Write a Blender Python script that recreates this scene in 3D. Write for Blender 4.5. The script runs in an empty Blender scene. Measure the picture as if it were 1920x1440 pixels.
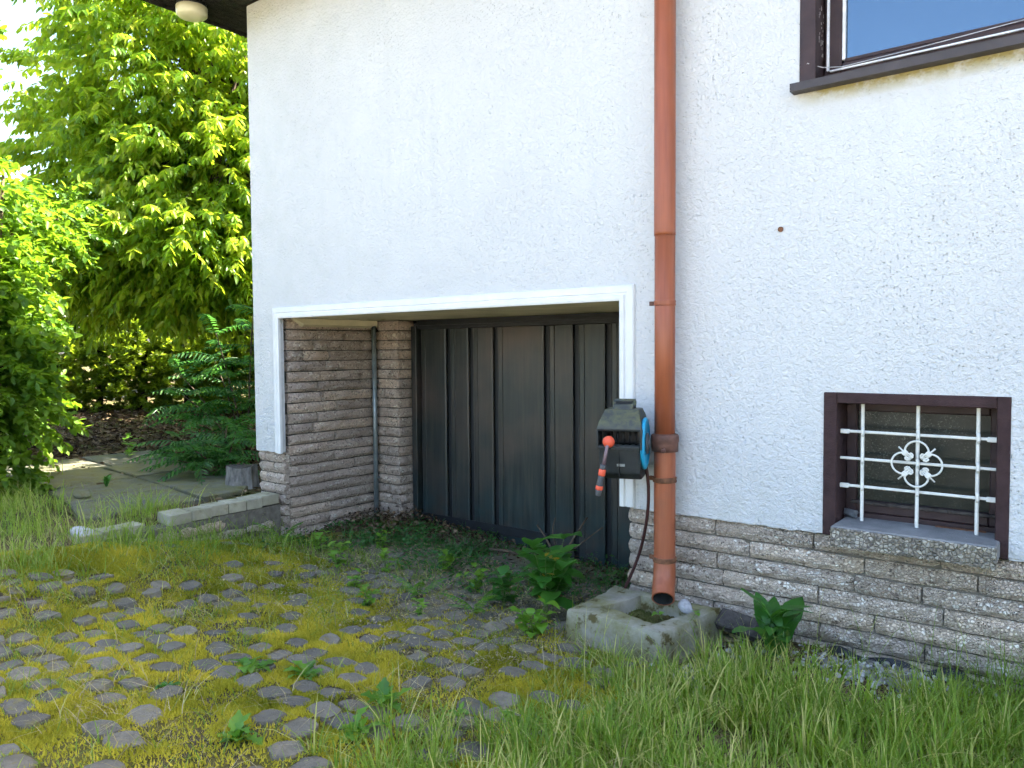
import bpy, bmesh, math, random
import numpy as np
from mathutils import Vector, Matrix
R = math.radians
random.seed(7)
rng = np.random.default_rng(7)
scene = bpy.context.scene
COL = scene.collection

# ------------------------------------------------------------------ camera, sky, sun, exposure
def set_camera():
    f, yaw, pitch, roll = 1447.83, .667474, .044196, -.0075852
    fw = Vector((-math.sin(yaw)*math.cos(pitch), math.cos(yaw)*math.cos(pitch), -math.sin(pitch)))
    r = Vector((math.cos(yaw), math.sin(yaw), 0)); u = r.cross(fw)
    r2 = r*math.cos(roll)+u*math.sin(roll); u2 = u*math.cos(roll)-r*math.sin(roll)
    cd = bpy.data.cameras.new('camera'); co = bpy.data.objects.new('camera', cd); COL.objects.link(co)
    m = Matrix((r2, u2, -fw)).transposed().to_4x4(); m.translation = (0, -3.65, 1.5)
    co.matrix_world = m
    cd.sensor_width = 36; cd.sensor_fit = 'HORIZONTAL'; cd.lens = 36*f/1920
    cd.clip_start = .05; cd.clip_end = 2000
    scene.camera = co
set_camera()
SUN_EL, SUN_AZ = R(50), math.atan2(.60, .80)          # azimuth clockwise from +Y
S = Vector((math.sin(SUN_AZ)*math.cos(SUN_EL), math.cos(SUN_AZ)*math.cos(SUN_EL), math.sin(SUN_EL)))
w = bpy.data.worlds.new('World'); scene.world = w; w.use_nodes = True
nt = w.node_tree; nt.nodes.clear()
sk = nt.nodes.new('ShaderNodeTexSky'); sk.sky_type = 'NISHITA'; sk.sun_disc = False
sk.sun_elevation = SUN_EL; sk.sun_rotation = SUN_AZ; sk.air_density = 1.0; sk.dust_density = 3.0; sk.ozone_density = .4
bg = nt.nodes.new('ShaderNodeBackground'); bg.inputs['Strength'].default_value = .115
ou = nt.nodes.new('ShaderNodeOutputWorld')
nt.links.new(sk.outputs[0], bg.inputs[0]); nt.links.new(bg.outputs[0], ou.inputs[0])
sd = bpy.data.lights.new('sun', 'SUN'); sd.energy = 5.0; sd.angle = R(.53); sd.color = (1, .93, .80)
so = bpy.data.objects.new('sun', sd); COL.objects.link(so); so.rotation_euler = S.to_track_quat('Z', 'Y').to_euler()
so.location = S*40
vs = scene.view_settings
scene.display_settings.display_device = 'sRGB'
vs.view_transform = 'Standard'; vs.look = 'None'; vs.gamma = 1; vs.use_curve_mapping = False
vs.exposure = 2.9
scene.cycles.max_bounces = 6; scene.cycles.diffuse_bounces = 3; scene.cycles.transmission_bounces = 4
scene.cycles.transparent_max_bounces = 6
scene.cycles.use_denoising = True; scene.cycles.use_adaptive_sampling = True; scene.cycles.adaptive_threshold = .03; scene.cycles.adaptive_min_samples = 10

# ------------------------------------------------------------------ materials
class MT:
    """tiny node builder"""
    def __init__(s, name):
        s.m = bpy.data.materials.new(name); s.m.use_nodes = True; s.t = s.m.node_tree; s.t.nodes.clear()
        s.out = s.t.nodes.new('ShaderNodeOutputMaterial')
        s.pos = None
    def n(s, ty, ins=None, **at):
        nd = s.t.nodes.new('ShaderNode'+ty)
        for k, v in at.items(): setattr(nd, k, v)
        for k, v in (ins or {}).items(): s.set(nd.inputs[k], v)
        return nd
    def set(s, sock, v):
        if isinstance(v, bpy.types.NodeSocket): s.t.links.new(v, sock)
        elif isinstance(v, bpy.types.Node): s.t.links.new(v.outputs[0], sock)
        elif isinstance(v, (tuple, list)) and len(v) == 3 and sock.type == 'RGBA': sock.default_value = (*v, 1)
        else: sock.default_value = v
    def P(s):
        if s.pos is None: s.pos = s.n('NewGeometry').outputs['Position']
        return s.pos
    def noise(s, sc, det=3, ro=.55, vec=None, dist=0):
        return s.n('TexNoise', {'Vector': vec or s.P(), 'Scale': sc, 'Detail': det, 'Roughness': ro, 'Distortion': dist}).outputs['Fac']
    def voro(s, sc, feat='F1', vec=None):
        return s.n('TexVoronoi', {'Vector': vec or s.P(), 'Scale': sc}, feature=feat)
    def ramp(s, fac, *st):
        nd = s.n('ValToRGB', {'Fac': fac}); e = nd.color_ramp.elements
        while len(e) > len(st): e.remove(e[-1])
        while len(e) < len(st): e.new(.5)
        for i, (p, c) in enumerate(st):
            e[i].position = p; e[i].color = (*c, 1) if isinstance(c, tuple) else (c, c, c, 1)
        return nd.outputs[0]
    def mix(s, f, a, b, mode='MIX'):
        nd = s.n('Mix', None, data_type='RGBA', blend_type=mode)
        s.set(nd.inputs[0], f); s.set(nd.inputs[6], a); s.set(nd.inputs[7], b); return nd.outputs[2]
    def math(s, op, a, b=0., c=0., clamp=False):
        nd = s.n('Math', None, operation=op, use_clamp=clamp)
        s.set(nd.inputs[0], a); s.set(nd.inputs[1], b); s.set(nd.inputs[2], c); return nd.outputs[0]
    def mr(s, v, a, b, c=0., d=1.):
        nd = s.n('MapRange', {'Value': v, 'From Min': a, 'From Max': b, 'To Min': c, 'To Max': d}); nd.clamp = True; return nd.outputs[0]
    def xyz(s):
        return s.n('SeparateXYZ', {0: s.P()}).outputs
    def bump(s, h, st=.5, d=.01, nrm=None):
        ins = {'Height': h, 'Strength': st, 'Distance': d}
        if nrm is not None: ins['Normal'] = nrm
        return s.n('Bump', ins).outputs[0]
    def attr(s, name='v'):
        return s.n('Attribute', None, attribute_name=name).outputs['Fac']
    def bsdf(s, col, rough=.7, nrm=None, spec=.3, metal=0., **k):
        ins = {'Base Color': col, 'Roughness': rough, 'Specular IOR Level': spec, 'Metallic': metal}
        ins.update(k)
        if nrm is not None: ins['Normal'] = nrm
        b = s.n('BsdfPrincipled', ins); s.t.links.new(b.outputs[0], s.out.inputs[0]); return s.m

def m_plain(name, col, rough=.6, spec=.3, var=.25, sc=14, bump=.15, bsc=120, metal=0.):
    m = MT(name); a = m.noise(sc, 5, .6)
    dk = tuple(c*(1-var) for c in col); lt = tuple(min(1, c*(1+var)) for c in col)
    c = m.ramp(a, (.3, dk), (.7, lt))
    return m.bsdf(c, rough, m.bump(m.noise(bsc, 3), bump, .003), spec, metal)

def m_stucco():
    m = MT('stucco'); x, y, z = m.xyz()
    big = m.noise(.9, 4, .6); mid = m.noise(5, 3, .65)
    col = m.ramp(big, (.3, (.585, .595, .595)), (.7, (.64, .65, .645)))
    # grime on the left part of the wall
    gm = m.math('MULTIPLY', m.mr(x, -2.6, -5.4), m.mr(mid, .42, .68))
    col = m.mix(m.math('MULTIPLY', gm, .35), col, (.50, .53, .50))
    stk = m.n('TexNoise', {'Vector': m.n('Mapping', {'Vector': m.P(), 'Scale': (9, 9, .45)}), 'Scale': 1.0, 'Detail': 3, 'Roughness': .6}).outputs['Fac']
    col = m.mix(m.math('MULTIPLY', m.math('MULTIPLY', m.mr(stk, .50, .72), m.mr(big, .40, .60)), .14), col, (.44, .46, .43))
    # dark pores of the scraped render
    por = m.voro(75); rnd = m.n('SeparateColor', {0: por.outputs['Color']}).outputs[0]
    pm = m.math('MULTIPLY', m.mr(por.outputs['Distance'], .30, .12), m.mr(rnd, .62, .78))
    pm = m.math('MULTIPLY', pm, m.mr(m.noise(2.2, 3), .35, .6))
    col = m.mix(m.math('MULTIPLY', pm, .36), col, (.26, .27, .25))
    # algae line under the window sill
    sl = m.math('MULTIPLY', m.mr(z, 2.59, 2.652), m.mr(z, 2.70, 2.69))
    sl = m.math('MULTIPLY', sl, m.mr(x, -1.20, -1.08))
    sl = m.math('MULTIPLY', sl, m.mr(m.noise(14, 3, .7), .26, .52))
    col = m.mix(m.math('MULTIPLY', sl, .85), col, (.33, .27, .06))
    # algae at the top corner below the eave
    tc = m.math('MULTIPLY', m.mr(z, 3.95, 4.25), m.mr(x, -4.4, -5.5))
    tc = m.math('MULTIPLY', tc, m.mr(m.noise(4, 5, .7), .35, .65))
    col = m.mix(m.math('MULTIPLY', tc, .45), col, (.42, .40, .15))
    # splash dirt along the bottom
    bt = m.math('MULTIPLY', m.mr(z, .95, .62), m.mr(m.noise(7, 5, .7), .45, .75))
    col = m.mix(m.math('MULTIPLY', bt, .55), col, (.36, .36, .28))
    h1 = m.noise(46, 2, .62, dist=.5); h2 = m.noise(130, 1, .6)
    h = m.math('ADD', m.math('MULTIPLY', h1, 1.0), m.math('MULTIPLY', h2, .35))
    h = m.math('SUBTRACT', h, m.math('MULTIPLY', pm, .55))
    return m.bsdf(col, .9, m.bump(h, 1.0, .0125), .1)

def m_brick(name, lo, mid, hi, tint):
    m = MT(name)
    v = m.voro(72); e = m.voro(72, 'DISTANCE_TO_EDGE'); rnd = m.n('SeparateColor', {0: v.outputs['Color']}).outputs[0]
    v2 = m.voro(170); rnd2 = m.n('SeparateColor', {0: v2.outputs['Color']}).outputs[1]
    agg = m.ramp(rnd, (0, lo), (.28, mid), (.75, hi), (1, tuple(min(.85, c*1.45) for c in hi)))
    cem = m.mix(m.mr(rnd2, .2, .9), mid, tuple(c*1.25 for c in mid))
    msk = m.math('MULTIPLY', m.mr(e.outputs['Distance'], .03, .10), m.mr(m.noise(16, 4), .36, .52))
    col = m.mix(msk, cem, agg)
    col = m.mix(m.mr(m.noise(3.5, 4), .4, .75), col, m.mix(.5, col, tint))
    pit = m.math('MULTIPLY', m.mr(rnd2, .86, .93), m.mr(m.noise(30, 3), .5, .62))
    col = m.mix(m.math('MULTIPLY', pit, .8), col, (.05, .045, .04))
    oi = m.n('ObjectInfo').outputs['Random']
    col = m.mix(1.0, col, m.ramp(oi, (0, (.86, .83, .80)), (.5, (1.05, 1.02, 1)), (1, (1.2, 1.12, 1.02))), 'MULTIPLY')
    # moss low on the stones
    x, y, z = m.xyz()
    ms = m.math('MULTIPLY', m.mr(z, .42, .05), m.mr(m.noise(6, 5, .7), .5, .7))
    col = m.mix(m.math('MULTIPLY', ms, .35), col, (.20, .18, .07))
    h = m.math('ADD', m.mr(e.outputs['Distance'], 0, .16), m.math('MULTIPLY', m.noise(60, 4, .7), 1.1))
    h = m.math('SUBTRACT', h, m.math('MULTIPLY', pit, 1.3))
    return m.bsdf(col, .9, m.bump(h, 1.0, .009), .2)

def m_leaf(name, c0, c1, c2, trans, tw=.5, rough=.42, spec=.4):
    m = MT(name); v = m.attr('v')
    col = m.ramp(v, (0, c0), (.5, c1), (1, c2))
    tcol = m.mix(.55, col, trans)
    tcol = m.mix(1.0, tcol, (1.9, 1.9, 1.9), 'MULTIPLY')
    b = m.n('BsdfPrincipled', {'Base Color': col, 'Roughness': rough, 'Specular IOR Level': spec})
    t = m.n('BsdfTranslucent', {'Color': tcol})
    mx = m.n('MixShader', {0: tw, 1: b, 2: t}); m.t.links.new(mx.outputs[0], m.out.inputs[0]); return m.m

def m_ground():
    m = MT('garden_soil'); a = m.noise(1.3, 5, .65); b = m.noise(26, 5, .7); v = m.voro(38); rnd = m.n('SeparateColor', {0: v.outputs['Color']}).outputs[0]
    soil = m.ramp(b, (.3, (.035, .026, .016)), (.7, (.12, .09, .055)))
    lit = m.ramp(rnd, (0, (.05, .03, .018)), (.5, (.15, .09, .045)), (1, (.30, .21, .12)))
    col = m.mix(m.mr(b, .35, .65), soil, lit)
    col = m.mix(m.mr(a, .45, .62), col, (.09, .10, .025))
    return m.bsdf(col, .95, m.bump(m.math('ADD', b, m.math('MULTIPLY', v.outputs['Distance'], .8)), .9, .02), .15)

def m_moss():
    m = MT('moss_bed'); a = m.noise(2.6, 5, .65); b = m.noise(40, 5, .7); c = m.noise(9, 4, .6)
    g = m.ramp(c, (.25, (.07, .075, .016)), (.5, (.17, .15, .03)), (.75, (.27, .22, .05)))
    s = m.ramp(b, (.3, (.04, .032, .022)), (.7, (.16, .125, .08)))
    col = m.mix(m.mr(a, .40, .52), s, g)
    x, y, z = m.xyz()
    # the bare, debris covered apron before the garage
    ap = m.math('MULTIPLY', m.mr(y, -1.05, -.45), m.mr(x, -4.9, -4.2))
    col = m.mix(m.math('MULTIPLY', ap, .8), col, m.ramp(b, (.3, (.12, .105, .075)), (.7, (.33, .295, .22))))
    return m.bsdf(col, .95, m.bump(m.math('ADD', b, m.math('MULTIPLY', m.noise(120, 3), .5)), 1.0, .015), .1)

def m_sett():
    m = MT('sett_stone'); oi = m.n('ObjectInfo').outputs['Random']; a = m.noise(22, 5, .7); f = m.noise(140, 3, .6)
    c = m.ramp(oi, (0, (.145, .132, .11)), (.35, (.205, .182, .142)), (.6, (.27, .235, .178)), (.85, (.17, .155, .125)), (1, (.31, .262, .19)))
    c = m.mix(m.mr(a, .3, .7, 0, .65), c, (.10, .09, .075))
    c = m.mix(m.mr(m.noise(13, 4, .7), .56, .70, 0, .8), c, (.22, .18, .04))
    return m.bsdf(c, .8, m.bump(m.math('ADD', a, m.math('MULTIPLY', f, .5)), 1.0, .014), .12)

def m_concrete(name, col, moss=.0, agg=0., zlo=None):
    m = MT(name); a = m.noise(6, 6, .65); b = m.noise(60, 4, .65)
    c = m.mix(m.mr(a, .3, .7), tuple(k*.68 for k in col), tuple(k*1.18 for k in col))
    h = m.math('ADD', b, m.math('MULTIPLY', m.noise(200, 2), .4))
    if agg:
        v = m.voro(62); e = m.voro(62, 'DISTANCE_TO_EDGE'); rnd = m.n('SeparateColor', {0: v.outputs['Color']}).outputs[0]
        ac = m.ramp(rnd, (0, (.18, .16, .14)), (.5, (.40, .36, .30)), (1, (.62, .58, .50)))
        c = m.mix(m.mr(e.outputs['Distance'], .02, .12), (.22, .195, .16), ac); h = m.math('ADD', m.mr(e.outputs['Distance'], 0, .2), b)
    if moss:
        c = m.mix(m.math('MULTIPLY', m.mr(m.noise(4.5, 5, .7), .40, .60), moss), c, (.17, .16, .05))
        c = m.mix(m.math('MULTIPLY', m.mr(m.noise(9, 4, .7), .58, .64), moss), c, (.075, .055, .015))
    return m.bsdf(c, .9, m.bump(h, .8, .006 if not agg else .012), .2)

def m_door():
    m = MT('door_sheet'); x, y, z = m.xyz()
    st = m.n('TexNoise', {'Vector': m.n('Mapping', {'Vector': m.P(), 'Scale': (16, 1, .9)}), 'Scale': 1.6, 'Detail': 5, 'Roughness': .65}).outputs['Fac']
    c = m.ramp(st, (.25, (.014, .021, .022)), (.5, (.030, .036, .034)), (.78, (.064, .061, .048)))
    c = m.mix(m.math('MULTIPLY', m.mr(m.noise(1.6, 3), .45, .7), .45), c, (.13, .085, .065))
    c = m.mix(m.math('MULTIPLY', m.mr(z, .5, -.05), m.mr(m.noise(7, 4), .35, .65)), c, (.022, .05, .055))
    return m.bsdf(c, m.mr(st, .2, .8, .30, .52), m.bump(m.noise(9, 3), .12, .01), .5, .35)

def m_pipe():
    m = MT('terracotta_pipe'); x, y, z = m.xyz()
    st = m.n('TexNoise', {'Vector': m.n('Mapping', {'Vector': m.P(), 'Scale': (22, 22, 1.2)}), 'Scale': 1.5, 'Detail': 4, 'Roughness': .6}).outputs['Fac']
    c = m.ramp(st, (.25, (.25, .070, .030)), (.6, (.34, .098, .042)), (.85, (.40, .14, .075)))
    c = m.mix(m.math('MULTIPLY', m.mr(m.noise(5, 5, .7), .55, .75), .35), c, (.17, .08, .05))
    return m.bsdf(c, .42, m.bump(m.noise(30, 3), .08, .004), .45)

def m_reel():
    m = MT('dark_weathered_plastic'); x, y, z = m.xyz()
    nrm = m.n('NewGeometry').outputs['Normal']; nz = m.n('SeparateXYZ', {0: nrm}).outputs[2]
    c = m.ramp(m.noise(18, 4), (.3, (.012, .016, .018)), (.7, (.028, .033, .034)))
    al = m.math('MULTIPLY', m.mr(m.noise(24, 5, .7), .40, .60), m.mr(z, 1.08, 1.14))
    al = m.math('MULTIPLY', al, m.mr(nz, .1, .35))
    c = m.mix(m.math('MULTIPLY', al, .8), c, (.16, .16, .04))
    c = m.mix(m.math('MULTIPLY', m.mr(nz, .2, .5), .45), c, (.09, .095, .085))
    return m.bsdf(c, .5, m.bump(m.noise(160, 2), .1, .002), .4)

def m_glass_window():
    m = MT('window_glass'); n = m.bump(m.noise(2.2, 2), .03, .02)
    d = m.n('BsdfPrincipled', {'Base Color': (.012, .018, .026), 'Roughness': .05, 'Specular IOR Level': .2})
    g = m.n('BsdfGlossy', {'Color': (.50, .74, .98), 'Roughness': .015, 'Normal': n})
    fr = m.n('LayerWeight', {'Blend': .55}).outputs['Fresnel']
    mx = m.n('MixShader', {0: m.mr(fr, 0, 1, .07, .85), 1: d, 2: g}); m.t.links.new(mx.outputs[0], m.out.inputs[0]); return m.m

def m_glass_cellar():
    m = MT('dusty_cellar_glass')
    du = m.math('MULTIPLY', m.mr(m.noise(130, 3, .7), .56, .66), m.mr(m.noise(8, 4), .35, .7))
    c = m.mix(m.math('MULTIPLY', du, .5), m.ramp(m.noise(5, 4), (.3, (.008, .014, .012)), (.7, (.022, .028, .023))), (.22, .24, .21))
    return m.bsdf(c, .28, m.bump(m.noise(60, 3), .25, .003), .25)

def m_bark(name, a, b):
    m = MT(name)
    v = m.n('Mapping', {'Vector': m.P(), 'Scale': (1, 1, .3)})
    n = m.noise(24, 5, .7, vec=v.outputs[0])
    return m.bsdf(m.ramp(n, (.3, a), (.7, b)), .9, m.bump(n, .9, .02), .15)

def m_stuff(name, *st, rough=.9):
    m = MT(name); return m.bsdf(m.ramp(m.attr('v'), *st), rough, None, .15)

M = dict(
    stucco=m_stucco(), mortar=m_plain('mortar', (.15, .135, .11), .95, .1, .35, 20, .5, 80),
    brick_rose=m_brick('split_block_rose', (.23, .19, .165), (.55, .455, .385), (.70, .60, .51), (.54, .43, .34)),
    brick_grey=m_brick('split_block_grey', (.22, .185, .155), (.565, .485, .405), (.72, .64, .55), (.55, .46, .37)),
    trim=m_plain('white_trim_paint', (.70, .71, .70), .45, .35, .06, 8, .05), cream=m_plain('cream_ceiling_paint', (.70, .63, .42), .85, .2, .18, 3, .3, 60),
    door=m_door(), dark=m_plain('black_metal', (.010, .012, .014), .5, .4, .3), steel=m_plain('galvanised_pipe', (.23, .27, .28), .4, .5, .25, 20, .1, 80, .5),
    pipe=m_pipe(), collar=m_plain('brown_pipe_fitting', (.13, .060, .042), .6, .35, .3, 20), pipe_in=m_plain('dark_pipe_inside', (.02, .022, .022), .8),  # pipe bore coloured near-black
    rust=m_plain('rusty_clamp', (.16, .07, .035), .75, .3, .4, 40, .4),
    brown=m_plain('brown_wood_paint', (.042, .024, .024), .55, .35, .3, 10, .25, 60), brown_render=m_plain('brown_render_paint', (.048, .028, .028), .85, .2, .3, 16, .9, 130),
    sillmetal=m_plain('brown_sill_metal', (.052, .042, .042), .5, .4, .25, 8, .1), gasket=m_plain('white_gasket', (.72, .73, .74), .5), wire=m_plain('grey_wire', (.45, .45, .46), .4, .5),
    flake=m_plain('bare_primer_flake', (.62, .58, .54), .8), glass=m_glass_window(), cglass=m_glass_cellar(),
    iron=m_plain('cream_white_iron_paint', (.72, .72, .66), .45, .4, .12, 30, .15, 90), concrete=m_concrete('sill_concrete', (.25, .25, .245)),
    aggcon=m_concrete('washed_aggregate_concrete', (.3, .28, .25), .15, 1.), basin=m_concrete('mossy_concrete', (.33, .31, .25), .8),
    slab=m_concrete('path_concrete', (.15, .145, .115), .6), coping=m_concrete('coping_concrete', (.40, .37, .28), .25), board_dark=m_bark('dark_soffit_wood', (.010, .012, .010), (.035, .032, .024)),
    roof=m_plain('roof_tile', (.16, .07, .05), .8), reel=m_reel(), black=m_plain('black_plastic', (.010, .011, .012), .45, .4, .2),
    blue=m_plain('blue_plastic', (.02, .33, .55), .4, .4, .12), orange=m_plain('orange_plastic', (.72, .10, .045), .4, .4, .1), grey_pl=m_plain('grey_plastic', (.075, .08, .085), .45, .4, .15),
    hose=m_plain('brown_hose', (.055, .022, .020), .4, .4, .2), hose2=m_plain('mauve_hose', (.17, .11, .12), .3, .5, .1),
    lampglass=m_plain('opal_lamp_glass', (.66, .62, .40), .3, .5, .06, 6, .02), tin=m_plain('dull_tin', (.35, .38, .4), .4, .5, .3, 40, .2, 80, .7),
    paving=m_concrete('pale_paving', (.44, .42, .38)), soil=m_ground(), moss=m_moss(), sett=m_sett(), bark=m_bark('cherry_bark', (.018, .014, .012), (.09, .07, .055)), twig=m_bark('twig_bark', (.05, .035, .025), (.16, .12, .08)),
    stumpw=m_bark('grey_stump_wood', (.07, .065, .06), (.28, .26, .23)), stem=m_plain('green_stem', (.12, .17, .05), .6), fence=m_plain('cream_fence_paint', (.60, .56, .40), .7),
    cherry=m_leaf('cherry_leaf', (.045, .13, .012), (.115, .22, .016), (.36, .38, .03), (.38, .48, .015), .5),
    bush=m_leaf('bush_leaf', (.035, .095, .010), (.065, .145, .013), (.135, .21, .018), (.23, .36, .012), .42, .5, .3),
    hedge=m_leaf('hedge_leaf', (.022, .055, .008), (.055, .11, .011), (.22, .26, .02), (.30, .38, .015), .42),
    sumac=m_leaf('sumac_leaf', (.022, .085, .022), (.038, .125, .030), (.075, .17, .03), (.08, .24, .03), .35),
    weed=m_leaf('weed_leaf', (.045, .13, .015), (.075, .20, .02), (.16, .28, .025), (.22, .42, .03), .35),
    dock=m_leaf('dock_leaf', (.025, .10, .015), (.045, .15, .02), (.08, .19, .025), (.12, .32, .03), .3),
    grass=m_leaf('grass_blade', (.05, .125, .012), (.16, .25, .028), (.54, .46, .18), (.34, .44, .03), .3, .5, .25),
    dry=m_leaf('dry_straw', (.20, .15, .06), (.34, .27, .12), (.48, .40, .22), (.4, .32, .15), .2, .6),
    mosstuft=m_leaf('moss_tuft', (.09, .12, .014), (.34, .31, .036), (.62, .50, .065), (.55, .48, .03), .3, .9, 0.),
    litter=m_stuff('leaf_litter', (0, (.035, .022, .014)), (.5, (.11, .07, .04)), (1, (.28, .20, .12))),
    gravel=m_stuff('pale_gravel', (0, (.12, .115, .10)), (.5, (.28, .27, .24)), (1, (.55, .54, .50))),
    gravelstone=m_plain('pale_grey_stone', (.42, .42, .43), .8, .2, .4, 30, .6), whitestone=m_plain('white_stone', (.44, .43, .42), .7, .3, .2, 20, .4), membrane=m_plain('black_membrane', (.012, .012, .014), .45, .4, .2, 30, .4, 60),
    greyboard=m_bark('weathered_board', (.035, .030, .028), (.10, .09, .08)), yleaf=m_plain('yellowed_leaf', (.55, .36, .03), .6, .3, .2, 30),
)

# ------------------------------------------------------------------ object helpers
def tag(o, label=None, cat=None, group=None, kind=None):
    if label: o['label'] = label
    if cat: o['category'] = cat
    if group: o['group'] = group
    if kind: o['kind'] = kind
    return o
def link(o, parent=None):
    COL.objects.link(o)
    if parent is not None: o.parent = parent
    return o
def empty(name, loc=(0, 0, 0), rot=(0, 0, 0)):
    o = bpy.data.objects.new(name, None); o.location = loc; o.rotation_euler = rot; o.empty_display_size = .1
    return link(o)
def mesh_obj(name, verts, faces, mat, parent=None, smooth=False):
    me = bpy.data.meshes.new(name); me.from_pydata([tuple(v) for v in verts], [], faces); me.materials.append(mat)
    if smooth: me.shade_smooth()
    return link(bpy.data.objects.new(name, me), parent)
def bm_obj(name, bm, mat, parent=None, smooth=False, loc=None):
    bmesh.ops.recalc_face_normals(bm, faces=bm.faces)
    me = bpy.data.meshes.new(name); bm.to_mesh(me); bm.free()
    for m_ in (mat if isinstance(mat, (list, tuple)) else [mat]): me.materials.append(m_)
    if smooth: me.shade_smooth()
    o = link(bpy.data.objects.new(name, me), parent)
    if loc: o.location = loc
    return o
def use(name, me, parent=None, mw=None):
    o = bpy.data.objects.new(name, me)
    if mw is not None: o.matrix_local = mw
    return link(o, parent)
def bbox(bm, x0, x1, y0, y1, z0, z1, bev=0., seg=1):
    r = bmesh.ops.create_cube(bm, size=1)
    vs_ = r['verts']
    for v in vs_: v.co = Vector((x0+(v.co.x+.5)*(x1-x0), y0+(v.co.y+.5)*(y1-y0), z0+(v.co.z+.5)*(z1-z0)))
    if bev:
        es = list({e for v in vs_ for e in v.link_edges})
        bmesh.ops.bevel(bm, geom=es, offset=bev, segments=seg, affect='EDGES', profile=.6)
def box(name, x0, x1, y0, y1, z0, z1, mat, parent=None, bev=0., seg=1):
    bm = bmesh.new(); bbox(bm, x0, x1, y0, y1, z0, z1, bev, seg); return bm_obj(name, bm, mat, parent)
def tube_data(pts, rad, n=10, cap=True):
    pts = [Vector(p) for p in pts]; k = len(pts)
    if not hasattr(rad, '__len__'): rad = [rad]*k
    V, F = [], []; up = None
    for i, p in enumerate(pts):
        t = (pts[min(i+1, k-1)]-pts[max(i-1, 0)]).normalized()
        if up is None:
            a = Vector((0, 0, 1)) if abs(t.z) < .9 else Vector((1, 0, 0)); up = (a-t*a.dot(t)).normalized()
        else: up = (up-t*up.dot(t)).normalized()
        s_ = t.cross(up)
        for j in range(n):
            a = 2*math.pi*j/n; V.append(p+(up*math.cos(a)+s_*math.sin(a))*rad[i])
    for i in range(k-1):
        for j in range(n):
            F.append((i*n+j, i*n+(j+1) % n, (i+1)*n+(j+1) % n, (i+1)*n+j))
    if cap: F += [tuple(range(n-1, -1, -1)), tuple((k-1)*n+j for j in range(n))]
    return V, F
def tube(name, pts, rad, mat, parent=None, n=10, cap=True, smooth=True):
    V, F = tube_data(pts, rad, n, cap); o = mesh_obj(name, V, F, mat, parent)
    if smooth:
        for p in o.data.polygons: p.use_smooth = len(p.vertices) == 4
    return o
def bars(name, segs, mat, parent=None, n=6):
    V, F = [], []
    for pts, rad in segs:
        v, f = tube_data(pts, rad, n, True); b = len(V); V += v; F += [tuple(i+b for i in q) for q in f]
    o = mesh_obj(name, V, F, mat, parent)
    for p in o.data.polygons: p.use_smooth = len(p.vertices) == 4
    return o
def bez(p0, p1, p2, n=8):
    p0, p1, p2 = Vector(p0), Vector(p1), Vector(p2)
    return [p0*(1-t)**2+p1*2*t*(1-t)+p2*t*t for t in [i/n for i in range(n+1)]]
def lathe(name, prof, mat, parent=None, n=20, axis='Z', smooth=True):
    V, F = [], []; k = len(prof)
    for r_, h in prof:
        for j in range(n):
            a = 2*math.pi*j/n; c, s_ = r_*math.cos(a), r_*math.sin(a)
            V.append({'Z': (c, s_, h), 'X': (h, c, s_), 'Y': (c, h, s_)}[axis])
    for i in range(k-1):
        for j in range(n): F.append((i*n+j, i*n+(j+1) % n, (i+1)*n+(j+1) % n, (i+1)*n+j))
    F += [tuple(range(n-1, -1, -1)), tuple((k-1)*n+j for j in range(n))]
    o = mesh_obj(name, V, F, mat, parent)
    bm = bmesh.new(); bm.from_mesh(o.data); bmesh.ops.recalc_face_normals(bm, faces=bm.faces); bm.to_mesh(o.data); bm.free()
    if smooth:
        for p in o.data.polygons: p.use_smooth = len(p.vertices) == 4
    return o
def np_mesh(name, V, quads=None, tris=None, mat=None, v=None, parent=None):
    """V (n,3); quads (q,4); tris (t,3); v = float per vertex"""
    me = bpy.data.meshes.new(name); n = len(V)
    fl, tot = [], []
    if quads is not None and len(quads): fl.append(np.asarray(quads, np.int32).ravel()); tot.append(np.full(len(quads), 4, np.int32))
    if tris is not None and len(tris): fl.append(np.asarray(tris, np.int32).ravel()); tot.append(np.full(len(tris), 3, np.int32))
    fl = np.concatenate(fl); tot = np.concatenate(tot)
    me.vertices.add(n); me.vertices.foreach_set('co', np.asarray(V, np.float32).ravel())
    me.loops.add(len(fl)); me.loops.foreach_set('vertex_index', fl)
    me.polygons.add(len(tot)); st = np.zeros(len(tot), np.int32); st[1:] = np.cumsum(tot)[:-1]
    me.polygons.foreach_set('loop_start', st)
    me.update(calc_edges=True); me.validate()
    if v is not None:
        a = me.attributes.new('v', 'FLOAT', 'POINT'); a.data.foreach_set('value', np.asarray(v, np.float32))
    if mat: me.materials.append(mat)
    return link(bpy.data.objects.new(name, me), parent)

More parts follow.
